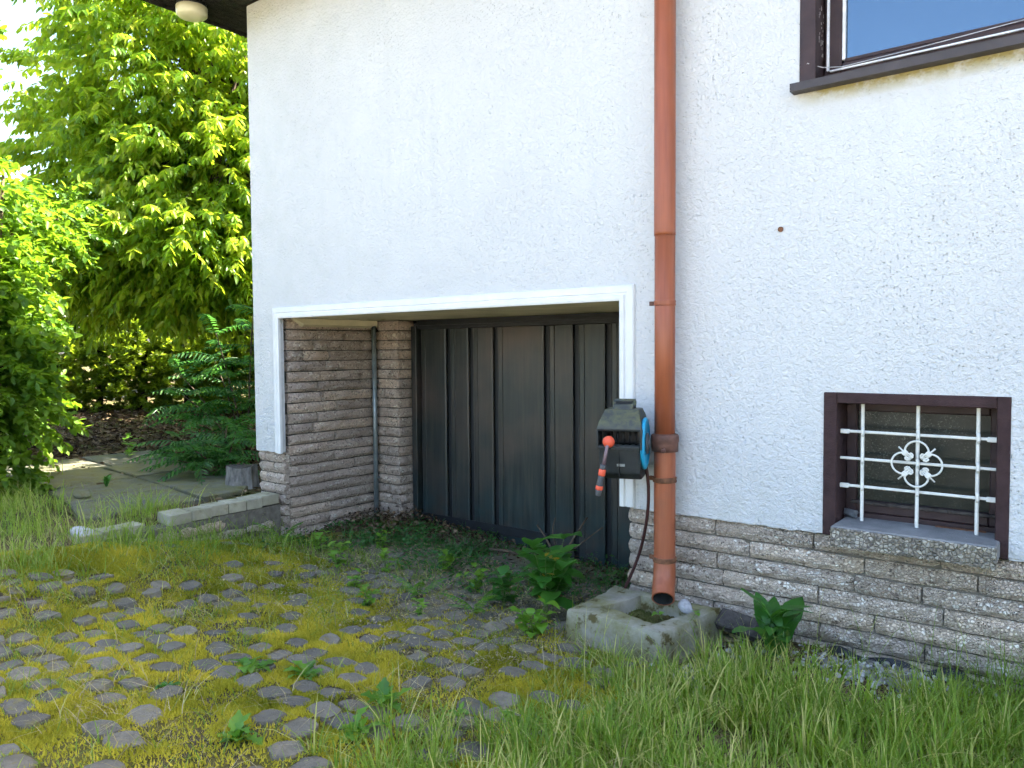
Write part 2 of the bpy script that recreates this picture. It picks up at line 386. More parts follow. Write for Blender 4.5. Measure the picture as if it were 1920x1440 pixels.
# smooth lattice noise, numpy
_lat = np.random.default_rng(3).random((256, 256))
def vn(x, y, sc, sd=0):
    x = np.asarray(x, float)*sc+sd*17.3; y = np.asarray(y, float)*sc+sd*31.7
    i = np.floor(x).astype(int); j = np.floor(y).astype(int); u = x-i; v_ = y-j
    u = u*u*(3-2*u); v_ = v_*v_*(3-2*v_)
    g = lambda a, b: _lat[a % 256, b % 256]
    return (g(i, j)*(1-u)+g(i+1, j)*u)*(1-v_)+(g(i, j+1)*(1-u)+g(i+1, j+1)*u)*v_
def ss(a, b, x):
    t = np.clip((np.asarray(x, float)-a)/(b-a), 0, 1); return t*t*(3-2*t)
def terr(x, y):
    x = np.asarray(x, float); y = np.asarray(y, float); yy = np.clip(-y, 0, 3.2)
    k = ss(-3.6, -5.2, x)
    z = yy*.06+k*np.clip(yy, 0, 1.6)*.125
    z = z-.10*ss(0, 1.2, y)*ss(-5.2, -2.6, x)
    r_ = ss(-1.75, -1.1, x); z = z*(1-r_)+(.105+.03*yy)*r_
    t = ss(-5.36, -5.42, x); z = z*(1-t)+(.30+.01*np.sin(x*2.1+y))*t
    far = ss(-9.0, -13, x); z = z+far*.25
    return z+.018*(vn(x, y, 2.3)-.5)+.010*(vn(x, y, 7, 2)-.5)
def tz(x, y): return float(terr(x, y))

# ------------------------------------------------------------------ ground
def grid_sheet(name, xs, ys, zf, mat):
    X, Y = np.meshgrid(xs, ys); Z = zf(X, Y); nx, ny = len(xs), len(ys)
    V = np.stack([X.ravel(), Y.ravel(), Z.ravel()], 1)
    i = np.arange(nx-1)[None, :]+np.arange(ny-1)[:, None]*nx; i = i.ravel()
    o = np_mesh(name, V, np.stack([i, i+1, i+nx+1, i+nx], 1), None, mat); o.data.shade_smooth(); return o
xs = np.concatenate([[-400, -200, -100, -60, -40, -30, -24, -20, -17], np.arange(-15, -8, .25), np.arange(-8, -5.6, .08), np.arange(-5.6, -5.3, .02), np.arange(-5.3, 1.6, .06), [2, 3, 5, 9, 16, 30, 60, 120, 300]])
ys = np.concatenate([[-300, -150, -80, -40, -20, -12, -8, -6, -5], np.arange(-4.2, 1.4, .06), np.arange(1.4, 8, .3), [9, 11, 14, 18, 24, 32, 45, 70, 120, 250, 400]])
ground = tag(grid_sheet('ground', xs, ys, terr, M['soil']), 'brown garden soil with leaf litter around the house', kind='structure')

yard = mesh_obj('added_bounce_paving', [(-16, -16, .33), (12, -16, .33), (12, -4.45, .33), (-16, -4.45, .33)], [(0, 1, 2, 3)], M['paving'])  # added behind the camera to bounce sunlight onto the facade and recess
tag(yard, 'pale sunlit paving added out of view to bounce light onto the house', kind='structure')
DX0, DX1, DY0 = -5.12, -1.55, -3.4          # driveway extent
drive_z = lambda x, y: terr(x, y)+.006+.014*vn(x, y, 9, 5)
driveway = grid_sheet('driveway', np.arange(DX0, DX1+.001, .035), np.arange(DY0, 1.13, .035), drive_z, M['moss'])
tag(driveway, 'mossy cobbled driveway sloping down to the garage', kind='structure')

# stone setts, laid in rows along the wall
def sett_mesh(i):
    r_ = random.Random(100+i); n = 10; V, F = [], []
    sx, sy = r_.uniform(.060, .076), r_.uniform(.052, .062); e = r_.uniform(3.5, 8); sk = r_.uniform(-.25, .25)
    ring = []
    for k in range(n):
        a = 2*math.pi*(k+.3+r_.uniform(-.12, .12))/n; c, s_ = math.cos(a), math.sin(a)
        q = (abs(c)**e+abs(s_)**e)**(-1/e)*r_.uniform(.84, 1.04)
        ring.append((sx*q*c+sk*sy*q*s_, sy*q*s_))
    tx, ty = r_.gauss(0, .05), r_.gauss(0, .05)
    for sc, z in ((1.04, -.06), (1.0, .002), (.975, .010), (.93, .0125), (.50, .013)):
        for (a, b) in ring: V.append((a*sc*r_.uniform(.97, 1.03), b*sc*r_.uniform(.97, 1.03), z+((r_.uniform(-.0012, .0012)+a*tx+b*ty) if z > 0 else 0)))
    V.append((0, 0, .013+r_.uniform(-.001, .001)))
    for L in range(4):
        for k in range(n): F.append((L*n+k, L*n+(k+1) % n, (L+1)*n+(k+1) % n, (L+1)*n+k))
    for k in range(n): F.append((4*n+k, 4*n+(k+1) % n, 5*n))
    me = bpy.data.meshes.new('sett'); me.from_pydata(V, [], F); me.materials.append(M['sett'])
    return me
SM = [sett_mesh(i) for i in range(14)]
CAMXY = np.array([0, -3.65])
setts = []
row = 0; yv = -3.25
while yv < .55:
    xv = DX0+.12+random.uniform(0, .1)
    while xv < DX1-.08:
        wob = .03*math.sin(xv*1.7+yv)
        x_, y_ = xv+random.uniform(-.016, .016), yv+wob+random.uniform(-.020, .020)
        bare = float(ss(-1.15, -.6, y_)*ss(-4.6, -4.0, x_))
        keep = .90*bare+(1-bare)*(.84 if vn(x_, y_, 1.6, 9) > .33 else .25)
        if x_ < -4.2 and y_ > -1.5: keep *= .25
        elif x_ < -3.0 and -1.7 < y_ < -.7: keep *= .5
        elif -2.9 < x_ and y_ < -1.0: keep *= .8
        if -2.25 < x_ and y_ > -.56: keep = 0
        if y_ > -.1 and random.random() < .5: keep = 0
        if random.random() < keep: setts.append((x_, y_, bare))
        xv += random.uniform(.136, .168)
    yv += random.uniform(.128, .146)
def in_frame(x, y):
    d = Vector((x, y, .1))-Vector((0, -3.65, 1.5)); yaw = .6675
    f = -math.sin(yaw)*d.x+math.cos(yaw)*d.y; r_ = math.cos(yaw)*d.x+math.sin(yaw)*d.y
    return f > .3 and abs(r_/f) < .69 and (d.z/f) > -.56
vis = [s_ for s_ in setts if in_frame(s_[0], s_[1])]
vis.sort(key=lambda s_: (s_[0])**2+(s_[1]+3.65)**2)
rest = [s_ for s_ in setts if not in_frame(s_[0], s_[1])]+vis[300:]
vis = vis[:300]
def sett_mat(x_, y_, bare):
    z = float(drive_z(x_, y_))+.005-.012*random.random()**1.5
    return Matrix.Translation((x_, y_, z)) @ Matrix.Rotation(random.choice((0, math.pi))+random.gauss(0, .12), 4, 'Z') @ Matrix.Rotation(random.gauss(0, .05), 4, 'X') @ Matrix.Diagonal((random.uniform(.78, 1.16), random.uniform(.82, 1.12), 1, 1))
SETPOS = []
for s_ in vis:
    use('cobblestone', random.choice(SM), driveway, sett_mat(*s_)); SETPOS.append(s_[:2])
V, F = [], []
for s_ in rest:
    me = random.choice(SM); mw = sett_mat(*s_); b = len(V); SETPOS.append(s_[:2])
    V += [mw @ v.co for v in me.vertices]; F += [tuple(i+b for i in p.vertices) for p in me.polygons]
if V: tag(mesh_obj('far_cobblestones', V, F, M['sett'], driveway, True), kind='stuff')
SETPOS = np.array(SETPOS)

# garden path of concrete slabs on the terrace
path = mesh_obj('path', [(-9.6, -.9, .312), (-5.75, -1.25, .312), (-5.75, .1, .312), (-6.8, .75, .312), (-9.2, 1.0, .312)], [(0, 1, 2, 3, 4)], M['soil'])
tag(path, 'grey concrete slab path on the terrace left of the house', kind='structure')
def slab(poly, dz=0.):
    bm = bmesh.new(); vsx = [bm.verts.new((x, y, .26)) for x, y in poly]; f = bm.faces.new(vsx)
    r_ = bmesh.ops.extrude_face_region(bm, geom=[f]); up = [e for e in r_['geom'] if isinstance(e, bmesh.types.BMVert)]
    for v in up: v.co.z = .338+dz+random.uniform(-.006, .006)
    bmesh.ops.bevel(bm, geom=[e for e in bm.edges if all(v in up for v in e.verts)], offset=.008, segments=1, affect='EDGES')
    return bm_obj('slab', bm, M['slab'], path)
for i, poly in enumerate([
    [(-6.35, -1.12), (-5.72, -1.30), (-5.70, -.42), (-6.38, -.30)], [(-7.15, -.98), (-6.38, -1.11), (-6.41, -.29), (-7.2, -.22)],
    [(-6.4, -.26), (-5.72, -.38), (-5.78, .02), (-6.1, .34), (-6.42, .40)], [(-7.22, -.18), (-6.44, -.25), (-6.46, .42), (-7.28, .56)],
    [(-8.05, -.86), (-7.19, -.97), (-7.24, -.2), (-8.1, -.12)], [(-8.12, -.08), (-7.26, -.16), (-7.32, .6), (-8.2, .78)],
    [(-9.0, -.8), (-8.09, -.86), (-8.15, .0), (-9.05, .05)], [(-9.06, .1), (-8.16, .02), (-8.24, .84), (-9.0, .95)]]): slab(poly, .004*(i % 3))

# ------------------------------------------------------------------ house
house = empty('house', (-3, 0, 0)); house.location = (0, 0, 0)
tag(house, 'white stuccoed house with split block plinth, garage recess and brown windows', 'house')
GX0, GX1, GZ = -5.20, -2.11, 1.768        # garage opening
def wall_cells(xb, zb, solid):
    bm = bmesh.new(); vd = {}
    def gv(i, j):
        if (i, j) not in vd: vd[i, j] = bm.verts.new((xb[i], 0, zb[j]))
        return vd[i, j]
    for i in range(len(xb)-1):
        for j in range(len(zb)-1):
            if solid((xb[i]+xb[i+1])/2, (zb[j]+zb[j+1])/2): bm.faces.new((gv(i, j), gv(i+1, j), gv(i+1, j+1), gv(i, j+1)))
    return bm
def extr(bm, y0, y1):
    for v in bm.verts: v.co.y = y0
    r_ = bmesh.ops.extrude_face_region(bm, geom=list(bm.faces))
    for e in r_['geom']:
        if isinstance(e, bmesh.types.BMVert): e.co.y = y1
def hole(x, z):
    return (GX0 < x < GX1 and z < GZ) or (-1.185 < x < .55 and 2.70 < z < 3.95) or (-1.061 < x < -.338 and .60 < z < 1.297)
XB = [-5.55, GX0, GX1, -1.185, -1.061, -.338, .55, 8.0]
bm = wall_cells(XB, [.645, .70, 1.297, GZ, 2.70, 3.95, 4.26], lambda x, z: not hole(x, z) and not (x < -5.2 and z < .70))
extr(bm, 0, .035); wall = bm_obj('wall', bm, M['stucco'], house)
bm = wall_cells([a if i not in (1, 2) else a+(-.075, .075)[i-1] for i, a in enumerate(XB)], [-.3, .60, .645, .70, 1.297, GZ+.03, 2.70, 3.95, 4.26], lambda x, z: not hole(x, z) and not (-5.275 < x < -2.03 and z < GZ+.03))
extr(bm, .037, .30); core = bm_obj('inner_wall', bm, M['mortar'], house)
box('side_wall', -5.545, -5.30, .302, 9, -.3, 4.26, M['stucco'], house)
box('side_wall', 7.75, 7.995, .302, 9, -.3, 4.26, M['stucco'], house)
box('back_wall', -5.54, 7.99, 9.002, 9.2, -.3, 4.26, M['stucco'], house)
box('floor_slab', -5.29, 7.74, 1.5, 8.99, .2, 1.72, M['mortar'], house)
# rough lower hem of the stucco
for a, b, z in ((-5.548, GX0-.09, .70), (GX1+.06, -1.063, .645), (-.336, 1.5, .645)):
    x = a; V, F = [], []; k = 0
    while x < b:
        zz = z-random.uniform(.002, .008); yy = .001+random.uniform(0, .004)
        V += [(x, yy, z-.0005), (x, yy, zz), (x, .03, zz), (x, .03, z-.0005)]
        if k: F += [(4*k-4+j, 4*k+j, 4*k+(j+1) % 4, 4*k-4+(j+1) % 4) for j in range(4)]
        k += 1; x += random.uniform(.02, .05)
    mesh_obj('stucco_hem', V, F, M['stucco'], house)

# split-face blocks
def brick_mesh(L, i, mat):
    r_ = random.Random(int(L*1000)+i*77); nx = max(3, int(L/.045)); nz = 3; h = .0745
    V, F = [], []; g = {}
    off = r_.uniform(0, 100)
    for a in range(nx+1):
        for b in range(nz+1):
            x, z = a/nx*L, b/nz*h
            ex = min(a, nx-a); ez = min(b, nz-b)
            y = r_.uniform(-.006, .006)+.004*math.sin(x*23+off)-.004
            if ez == 0: y += .015; z += r_.uniform(-.003, .003)
            if ex == 0: y += .012; x += r_.uniform(-.002, .002)
            g[a, b] = len(V); V.append((x, y, z))
    for a in range(nx):
        for b in range(nz): F.append((g[a, b], g[a+1, b], g[a+1, b+1], g[a, b+1]))
    k = len(V); V += [(0, .06, 0), (L, .06, 0), (L, .06, h), (0, .06, h)]
    F.append(tuple([k+1, k]+[g[a, 0] for a in range(nx+1)]))
    F.append(tuple([k+3, k+2]+[g[a, nz] for a in range(nx, -1, -1)]))
    F.append(tuple([k, k+3]+[g[0, b] for b in range(nz, -1, -1)]))
    F.append(tuple([k+2, k+1]+[g[nx, b] for b in range(nz+1)]))
    me = bpy.data.meshes.new('brick'); me.from_pydata(V, [], F); me.materials.append(mat); me.validate(); return me
BINS = [.07, .12, .18, .26, .36, .47, .60]
BMESH = {(mt, L, i): brick_mesh(L, i, M[mt]) for mt in ('brick_rose', 'brick_grey') for L in BINS for i in range(4)}
CH = .0845
def brickwork(parent, org, ang, length, z0, n, mt, lens, joint=.008, skip=None, seed=1):
    """courses of split blocks; org = corner, ang = heading of the wall, face normal to the right of heading"""
    r_ = random.Random(seed)
    for c in range(n):
        s_ = 0.
        first = True
        while s_ < length-.02:
            L = r_.choice(lens)*r_.uniform(.85, 1.15)
            if first and c % 2: L *= .55
            first = False
            if length-s_-L < .09: L = length-s_
            z = z0+c*CH
            if not (skip and skip(s_, s_+L, z)):
                b = min(BINS, key=lambda q: abs(q-L)); me = BMESH[mt, b, r_.randrange(4)]
                mw = Matrix.Translation((org[0], org[1], z)) @ Matrix.Rotation(ang, 4, 'Z') @ Matrix.Translation((s_, r_.uniform(-.004, .004), 0)) @ Matrix.Diagonal(((L-joint)/b, 1, 1, 1))
                use('brick', me, parent, mw)
            s_ += L
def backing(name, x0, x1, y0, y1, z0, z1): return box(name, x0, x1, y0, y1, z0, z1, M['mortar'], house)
# plinth right of the garage: front face y = .012
pl = empty('plinth'); pl.parent = house
bm = None
ZB = .640-8*CH+.003
def cw_skip(a, b, z):
    xa, xb = GX1+.02+a, GX1+.02+b
    return False
brickwork(pl, (GX1+.02, .014), 0, 3.35, ZB, 8, 'brick_grey', [.36, .47, .5, .6, .3], seed=4)
# pillar left of the garage, front
pf = empty('pillar_plinth'); pf.parent = house
brickwork(pf, (-5.55, .014), 0, .345, .700-8*CH+.0, 8, 'brick_rose', [.20, .26], seed=9)
# left jamb of the recess (faces +x), runs from y=.08 to .97
NJ = 21; ZJ = 1.765-NJ*CH
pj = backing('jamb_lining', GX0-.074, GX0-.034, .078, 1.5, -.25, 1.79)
brickwork(pj, (GX0, .078), math.pi/2, .90, ZJ, NJ, 'brick_rose', [.36, .47, .6, .26, .8], seed=12)
# projecting nib beside the door: front at y=.985, side at x=-4.90
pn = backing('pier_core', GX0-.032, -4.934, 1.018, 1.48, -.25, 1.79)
brickwork(pn, (GX0+.004, .985), 0, .285, ZJ, NJ, 'brick_rose', [.16, .26, .29], seed=15)
brickwork(pn, (-4.905, 1.0), math.pi/2, .19, ZJ, NJ, 'brick_rose', [.19], seed=16)
# right jamb (faces -x)
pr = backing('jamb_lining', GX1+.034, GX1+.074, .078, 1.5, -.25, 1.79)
brickwork(pr, (GX1, 1.2), -math.pi/2, 1.12, ZJ, NJ, 'brick_rose', [.36, .47, .6], seed=19)
# ceiling of the recess
bm = bmesh.new(); bbox(bm, GX0-.02, GX1+.02, .04, 1.55, GZ, GZ+.028)
bm_obj('recess_ceiling', bm, M['cream'], house)
bm = bmesh.new()
v8 = [(-5.196, .10, 1.764), (-5.150, .10, 1.764), (-5.196, .20, 1.700), (-5.150, .20, 1.716), (-5.196, .975, 1.700), (-5.150, .975, 1.716), (-5.196, .975, 1.764), (-5.150, .975, 1.764)]
q = [bm.verts.new(v) for v in v8]
for f in ((0, 2, 4, 6), (1, 7, 5, 3), (2, 3, 5, 4), (0, 1, 3, 2), (4, 5, 7, 6), (0, 6, 7, 1)): bm.faces.new([q[i] for i in f])
bm_obj('ceiling_cove', bm, M['cream'], house)
# white moulding round the opening, mitred
prof = [(0, 0), (0, -.022), (.012, -.026), (.026, -.024), (.032, -.014), (.040, -.013), (.046, -.019), (.078, -.017), (.084, -.010), (.086, 0)]
V, F = [], []
xl, xr, zt = GX0+.012, GX1-.012, GZ-.008
for u, p in prof: V += [(xl-u, p, .695), (xl-u, p, zt+u), (xr+u, p, zt+u), (xr+u, p, .648)]
for i in range(len(prof)-1):
    for k in range(3): F.append((i*4+k, i*4+k+1, i*4+k+5, i*4+k+4))
F += [tuple(i*4 for i in range(len(prof))), tuple(i*4+3 for i in range(len(prof)-1, -1, -1))]
bm = bmesh.new(); o = mesh_obj('garage_trim', V, F, M['trim'], house); bm.from_mesh(o.data); bmesh.ops.recalc_face_normals(bm, faces=bm.faces); bm.to_mesh(o.data); bm.free()
box('trim_return', xl, xr, .001, .03, GZ-.0075, GZ-.001, M['trim'], house)

# garage door of dark ribbed sheet
door = empty('garage_door', (-3.5, 1.19, -.12)); door.parent = house
DZ0, DZ1, DYF = -.16, 1.712, 1.19
def dl(x0, x1, y0, y1, z0, z1): return (x0+3.5, x1+3.5, y0-1.19, y1-1.19, z0+.12, z1+.12)
box('door_backing', *dl(-4.90, GX1, 1.215, 1.235, DZ0, DZ1), M['dark'], door)
box('door_frame', *dl(-4.895, -4.835, 1.13, 1.212, DZ0, DZ1), M['door'], door, .004)
box('top_rail', *dl(-4.83, GX1, 1.14, 1.212, 1.685, 1.764), M['dark'], door, .004)
box('track', *dl(-4.83, GX1, 1.105, 1.135, 1.715, 1.738), M['dark'], door, .003)
ed = [-4.828, -4.505, -4.25, -3.985, -3.475, -3.205, -2.925, -2.665, -2.405, -2.12]
CHW = .052
for i in range(len(ed)-1):
    a = ed[i]+(CHW/2 if i else 0); b = ed[i+1]-CHW/2; y0 = DYF
    pr_ = [(a, y0+.022), (a, y0), (a+.012, y0-.006), (a+.05, y0-.006), (a+.054, y0-.001), (a+.060, y0-.001), (a+.064, y0-.006), (b-.012, y0-.006), (b, y0), (b, y0+.022)]
    V, F = [], []
    zt_ = 1.684
    for x, y in pr_: V += [(x+3.5, y-1.19, DZ0+.12), (x+3.5, y-1.19, zt_+.12)]
    for k in range(len(pr_)-1): F.append((k*2, k*2+2, k*2+3, k*2+1))
    mesh_obj('panel', V, F, M['door'], door)
box('bottom_rail', *dl(-4.828, -3.46, 1.168, 1.180, .0, .075), M['dark'], door, .003)

# eaves and roof
SZ = 4.25
roof = empty('roof', (0, 0, SZ)); roof.parent = house
def rb(n, x0, x1, y0, y1, z0, z1, mt, bev=0.): return box(n, x0, x1, y0, y1, z0-SZ, z1-SZ, M[mt], roof, bev)
xx = -5.999
while xx < -5.56:
    rb('soffit_board', xx, xx+.086, -.60, 9.7, SZ+random.uniform(0, .004), SZ+.022, 'board_dark', .004); xx += .090
yy_ = -.598
while yy_ < -.02:
    rb('soffit_board', -5.548, 8.5, yy_, min(yy_+.092, -.006), SZ+.003, SZ+.022, 'board_dark', .004); yy_ += .097
rb('fascia', -6.03, -6.001, -.63, 9.73, SZ-.02, SZ+.20, 'board_dark', .004)
rb('fascia', -6.0, 8.5, -.63, -.602, SZ-.02, SZ+.20, 'board_dark', .004)
V = [(-6.15, -.75, .21), (8.65, -.75, .21), (8.65, 9.9, .21), (-6.15, 9.9, .21), (-2.2, 4.5, 2.5), (4.8, 4.5, 2.5)]
V2 = [(x, y, z-.14 if z < 1 else z) for x, y, z in V]
mesh_obj('tiled_slopes', V, [(0, 1, 5, 4), (2, 3, 4, 5), (3, 0, 4), (1, 2, 5), (0, 3, 2, 1)], M['roof'], roof)

# upper window
uw = empty('upper_window', (-1.185, 0, 2.66)); uw.parent = house
def ub(n, x0, x1, y0, y1, z0, z1, mt, bev=.003): return box(n, x0+1.185, x1+1.185, y0, y1, z0-2.66, z1-2.66, M[mt], uw, bev)
ub('casing', -1.183, -1.112, -.006, .045, 2.702, 3.94, 'brown')
ub('casing', .475, .545, -.006, .045, 2.702, 3.94, 'brown')
ub('casing', -1.11, .47, -.006, .045, 3.87, 3.94, 'brown')
ub('lining', -1.183, -1.116, .047, .26, 2.703, 3.94, 'brown')
ub('lining', .478, .545, .047, .26, 2.703, 3.94, 'brown')
ub('sash', -1.114, -1.036, .12, .18, 2.725, 3.87, 'brown', .008)
ub('sash', .40, .474, .12, .18, 2.725, 3.87, 'brown', .008)
ub('sash', -1.035, .399, .12, .18, 2.725, 2.806, 'brown', .008)
ub('sash', -1.035, .399, .12, .18, 3.80, 3.87, 'brown', .008)
ub('glazing_bead', -1.035, -1.022, .132, .15, 2.82, 3.80, 'gasket', .001)
ub('glazing_bead', -1.021, .398, .128, .15, 2.8075, 2.822, 'brown', .001)
ub('glass_pane', -1.034, .398, .152, .160, 2.808, 3.798, 'glass', 0)
ub('weather_strip', -1.096, -1.086, .105, .119, 2.775, 3.86, 'gasket', .001)
ub('weather_strip', -1.082, .44, .105, .119, 2.768, 2.776, 'gasket', .001)
# sloping sill
V = [(-1.208, -.062, 2.662), (.56, -.062, 2.662), (.56, -.062, 2.698), (-1.208, -.062, 2.698), (-1.208, .001, 2.662), (.56, .001, 2.662), (.56, .118, 2.722), (-1.208, -.002, 2.7005), (-1.18, .118, 2.722)]
V = [(x+1.185, y, z-2.66) for x, y, z in V]
mesh_obj('sill', V, [(0, 1, 2, 3), (3, 2, 6, 8, 7), (0, 3, 7, 4), (0, 4, 5, 1)], M['sillmetal'], uw)
o = tube('wire', [(.038, -.012, .13), (.09, .05, .116), (.16, .10, .118), (.5, .10, .128), (1.1, .10, .155)], .0022, M['wire'], uw, 5)
bm = bmesh.new()
for k in range(26):
    x = random.choice([.071, .070, .0695]); z = .18+abs(random.gauss(0, .16)); h = random.uniform(.004, .02)
    if z > 1: continue
    yq = random.choice([.05, .08, .10])+random.uniform(0, .02)
    bbox(bm, .0695, .0702, yq, yq+random.uniform(.003, .008), z, z+h)
bm_obj('paint_flake', bm, M['flake'], uw)
# opening lining below and inside dark box
box('window_back', -1.18, .54, .24, .262, 2.703, 3.94, M['dark'], house)

# cellar window
cw = empty('cellar_window', (-1.061, 0, .64)); cw.parent = house
def cb(n, x0, x1, y0, y1, z0, z1, mt, bev=.003): return box(n, x0+1.061, x1+1.061, y0, y1, z0-.64, z1-.64, M[mt], cw, bev)
cb('surround', -1.061, -1.003, -.007, .27, .642, 1.297, 'brown_render', .004)
cb('surround', -.386, -.338, -.007, .27, .640, 1.297, 'brown_render', .004)
cb('surround', -1.0025, -.3865, -.006, .27, 1.248, 1.297, 'brown_render', .004)
cb('frame', -1.002, -.955, .15, .20, .735, 1.247, 'brown', .005)
cb('frame', -.425, -.387, .15, .20, .735, 1.247, 'brown', .005)
cb('frame', -.954, -.426, .15, .20, .735, .79, 'brown', .005)
cb('frame', -.954, -.426, .15, .20, 1.205, 1.247, 'brown', .005)
cb('sash_ledge', -.975, -.395, .128, .149, .775, .790, 'greyboard', .003)
cb('pane', -.954, -.426, .172, .178, .791, 1.204, 'cglass', 0)
cb('window_back', -1.002, -.387, .255, .268, .70, 1.247, 'dark', 0)
cb('mullion', -.70, -.672, .1785, .20, .791, 1.204, 'dark', 0)
cb('threshold', -1.002, -.387, .137, .25, .66, .734, 'brown', 0)
# sill: smooth top, washed aggregate nose
cb('sill', -.992, -.366, -.128, .136, .642, .714, 'concrete', .006)
cb('sill_nose', -.990, -.364, -.138, -.1285, .625, .709, 'aggcon', .004)
bm = bmesh.new()
for k in range(520):
    x = random.uniform(-.986, -.368); z = random.uniform(.628, .706); r_ = random.uniform(.004, .0085)
    t = bmesh.ops.create_icosphere(bm, subdivisions=1, radius=r_); sq = Vector((random.uniform(.8, 1.3), .6, random.uniform(.7, 1.1)))
    for v in t['verts']: v.co = Vector((v.co.x*sq.x, v.co.y*sq.y, v.co.z*sq.z))+Vector((x+1.061, -.1375, z-.64))
tag(bm_obj('nose_pebbles', bm, M['aggcon'], cw), kind='stuff')
cb('sill_crack', -.62, -.43, .11, .1285, .7145, .7185, 'rust', 0)
# grille
GY = .05
def gp(x, z, y=GY): return (x+1.061, y, z-.64)
for x in (-.906, -.682, -.457):
    pts = [gp(x, .7145), gp(x, .853)]
    for z in (.870, .995, 1.118): pts += [gp(x, z-.022), gp(x+.003, z-.008, GY-.011), gp(x+.003, z+.008, GY-.011), gp(x, z+.022)]
    pts = sorted(pts, key=lambda q: q[2])+[gp(x, 1.247)]
    tube('grille_bar', pts, .0075, M['iron'], cw, 6, smooth=False)
for z in (.870, .995, 1.118):
    tube('grille_bar', [gp(-1.0, z+.001), gp(-.39, z-.001)], .0066, M['iron'], cw, 6, smooth=False)
    if z != .995:
        cb('bar_foot', -1.0, -.962, GY-.009, GY+.009, z-.010, z+.010, 'iron', .002); cb('bar_foot', -.424, -.388, GY-.009, GY+.009, z-.012, z+.008, 'iron', .002)
cx, cz = -.682, .994
segs = []
for k in range(4):
    a0 = math.pi/2*k
    def tr(px, pz, y=GY-.020):
        c, s_ = math.cos(a0), math.sin(a0); return gp(cx+px*c-pz*s_, cz+px*s_+pz*c, y)
    lobe = [(.047*math.cos(R(200-220*t/16)), .052+.047*math.sin(R(200-220*t/16))) for t in range(17)]
    curlL = [(-.0275+r__*math.cos(R(q)), .038+r__*math.sin(R(q))) for q, r__ in ((440, .007), (400, .010), (360, .0125), (320, .0145), (280, .016), (240, .0165), (205, .0168))]
    curlR = [(-x, z) for x, z in reversed(curlL)]
    segs.append(([tr(*p) for p in curlL+lobe+curlR], .0042))
    d = .0495
    segs.append(([tr(d-.023, d-.023), tr(d+.022, d+.022)], .0035))
bars('scroll_rosette', segs, M['iron'], cw, 6)
for k in range(4):
    a0 = math.pi/4+math.pi/2*k; x_, z_ = cx+.066*math.cos(a0), cz+.066*math.sin(a0)
    bm = bmesh.new(); bbox(bm, -.009, .009, -.005, .005, -.012, .012, .002); o = bm_obj('scroll_clip', bm, M['iron'], cw)
    o.location = gp(x_, z_, GY-.021); o.rotation_euler = (0, -a0, 0)
# crumpled tin on the sill
bm = bmesh.new(); bmesh.ops.create_cone(bm, segments=9, radius1=.017, radius2=.016, depth=.055, cap_ends=True)
for v in bm.verts: v.co += Vector((random.uniform(-.005, .005), random.uniform(-.005, .005), random.uniform(-.006, .006)))
o = bm_obj('crushed_tin', bm, M['tin']); o.location = (-.965, .095, .734); o.rotation_euler = (R(90), R(20), R(60)); tag(o, 'crumpled bit of tin lying in the corner of the cellar window sill', 'tin')
# anchor bolt hole in the wall
o = lathe('wall_anchor', [(.004, -.008), (.012, -.008), (.013, .001)], M['rust'], None, 10, 'Y'); o.location = (-1.265, 0, 2.055); tag(o, 'small rusty anchor hole in the white wall below the upper window', 'wall anchor')

# ------------------------------------------------------------------ downpipe
dp = tag(empty('downpipe', (-1.812, -.1, .2)), 'terracotta brown rain downpipe running down the white wall', 'downpipe')
px_, py_ = -1.812, -.1
def lp(*p): return (p[0]-px_, p[1]-py_, p[2]-.2)
tube('upper_pipe', [lp(px_, py_, 1.02), lp(px_, py_, 2.075)], .0515, M['pipe'], dp, 28)
tube('upper_pipe', [lp(px_-.001, py_, 2.068), lp(px_-.001, py_, 2.085), lp(px_-.001, py_, 4.2)], [.0535, .0535, .0525], M['pipe'], dp, 28)
pts = [lp(px_, py_, 1.03), lp(px_, py_, .72), lp(px_, py_, .46), lp(px_+.002, py_-.004, .39), lp(px_+.008, py_-.018, .335), lp(px_+.020, py_-.050, .288), lp(px_+.040, py_-.095, .250)]
lo = tube('lower_pipe', pts, [.0545, .0545, .0545, .056, .057, .057, .057], M['pipe'], dp, 28, cap=False)
tube('pipe_bore', pts[2:], [.050]*5, M['pipe_in'], dp, 20, cap=False)
# lip ring closing the pipe mouth
a, b = tube_data(pts, [.0545]*3+[.056]+[.057]*3, 28, False)
i_, _ = tube_data(pts, [.0500]*7, 28, False)
n = 28; V = a[-n:]+i_[-n:]; F = [(k, (k+1) % n, n+(k+1) % n, n+k) for k in range(n)]
mesh_obj('mouth_rim', V, F, M['pipe'], dp)
o = lathe('plug', [(.0, 0), (.048, 0), (.048, .004)], M['pipe_in'], dp, 20); o.location = lp(px_, py_, .44)
o = lathe('collar', [(.054, -.052), (.066, -.050), (.067, -.012), (.0665, -.008), (.070, -.002), (.070, .030), (.066, .036), (.054, .040)], M['collar'], dp, 28); o.location = lp(px_+.002, py_, 1.03)
o = lathe('collar_bolt', [(.004, -.004), (.011, -.004), (.011, .012), (.008, .014)], M['collar'], dp, 10, 'Y'); o.location = lp(px_+.030, py_-.076, .99)
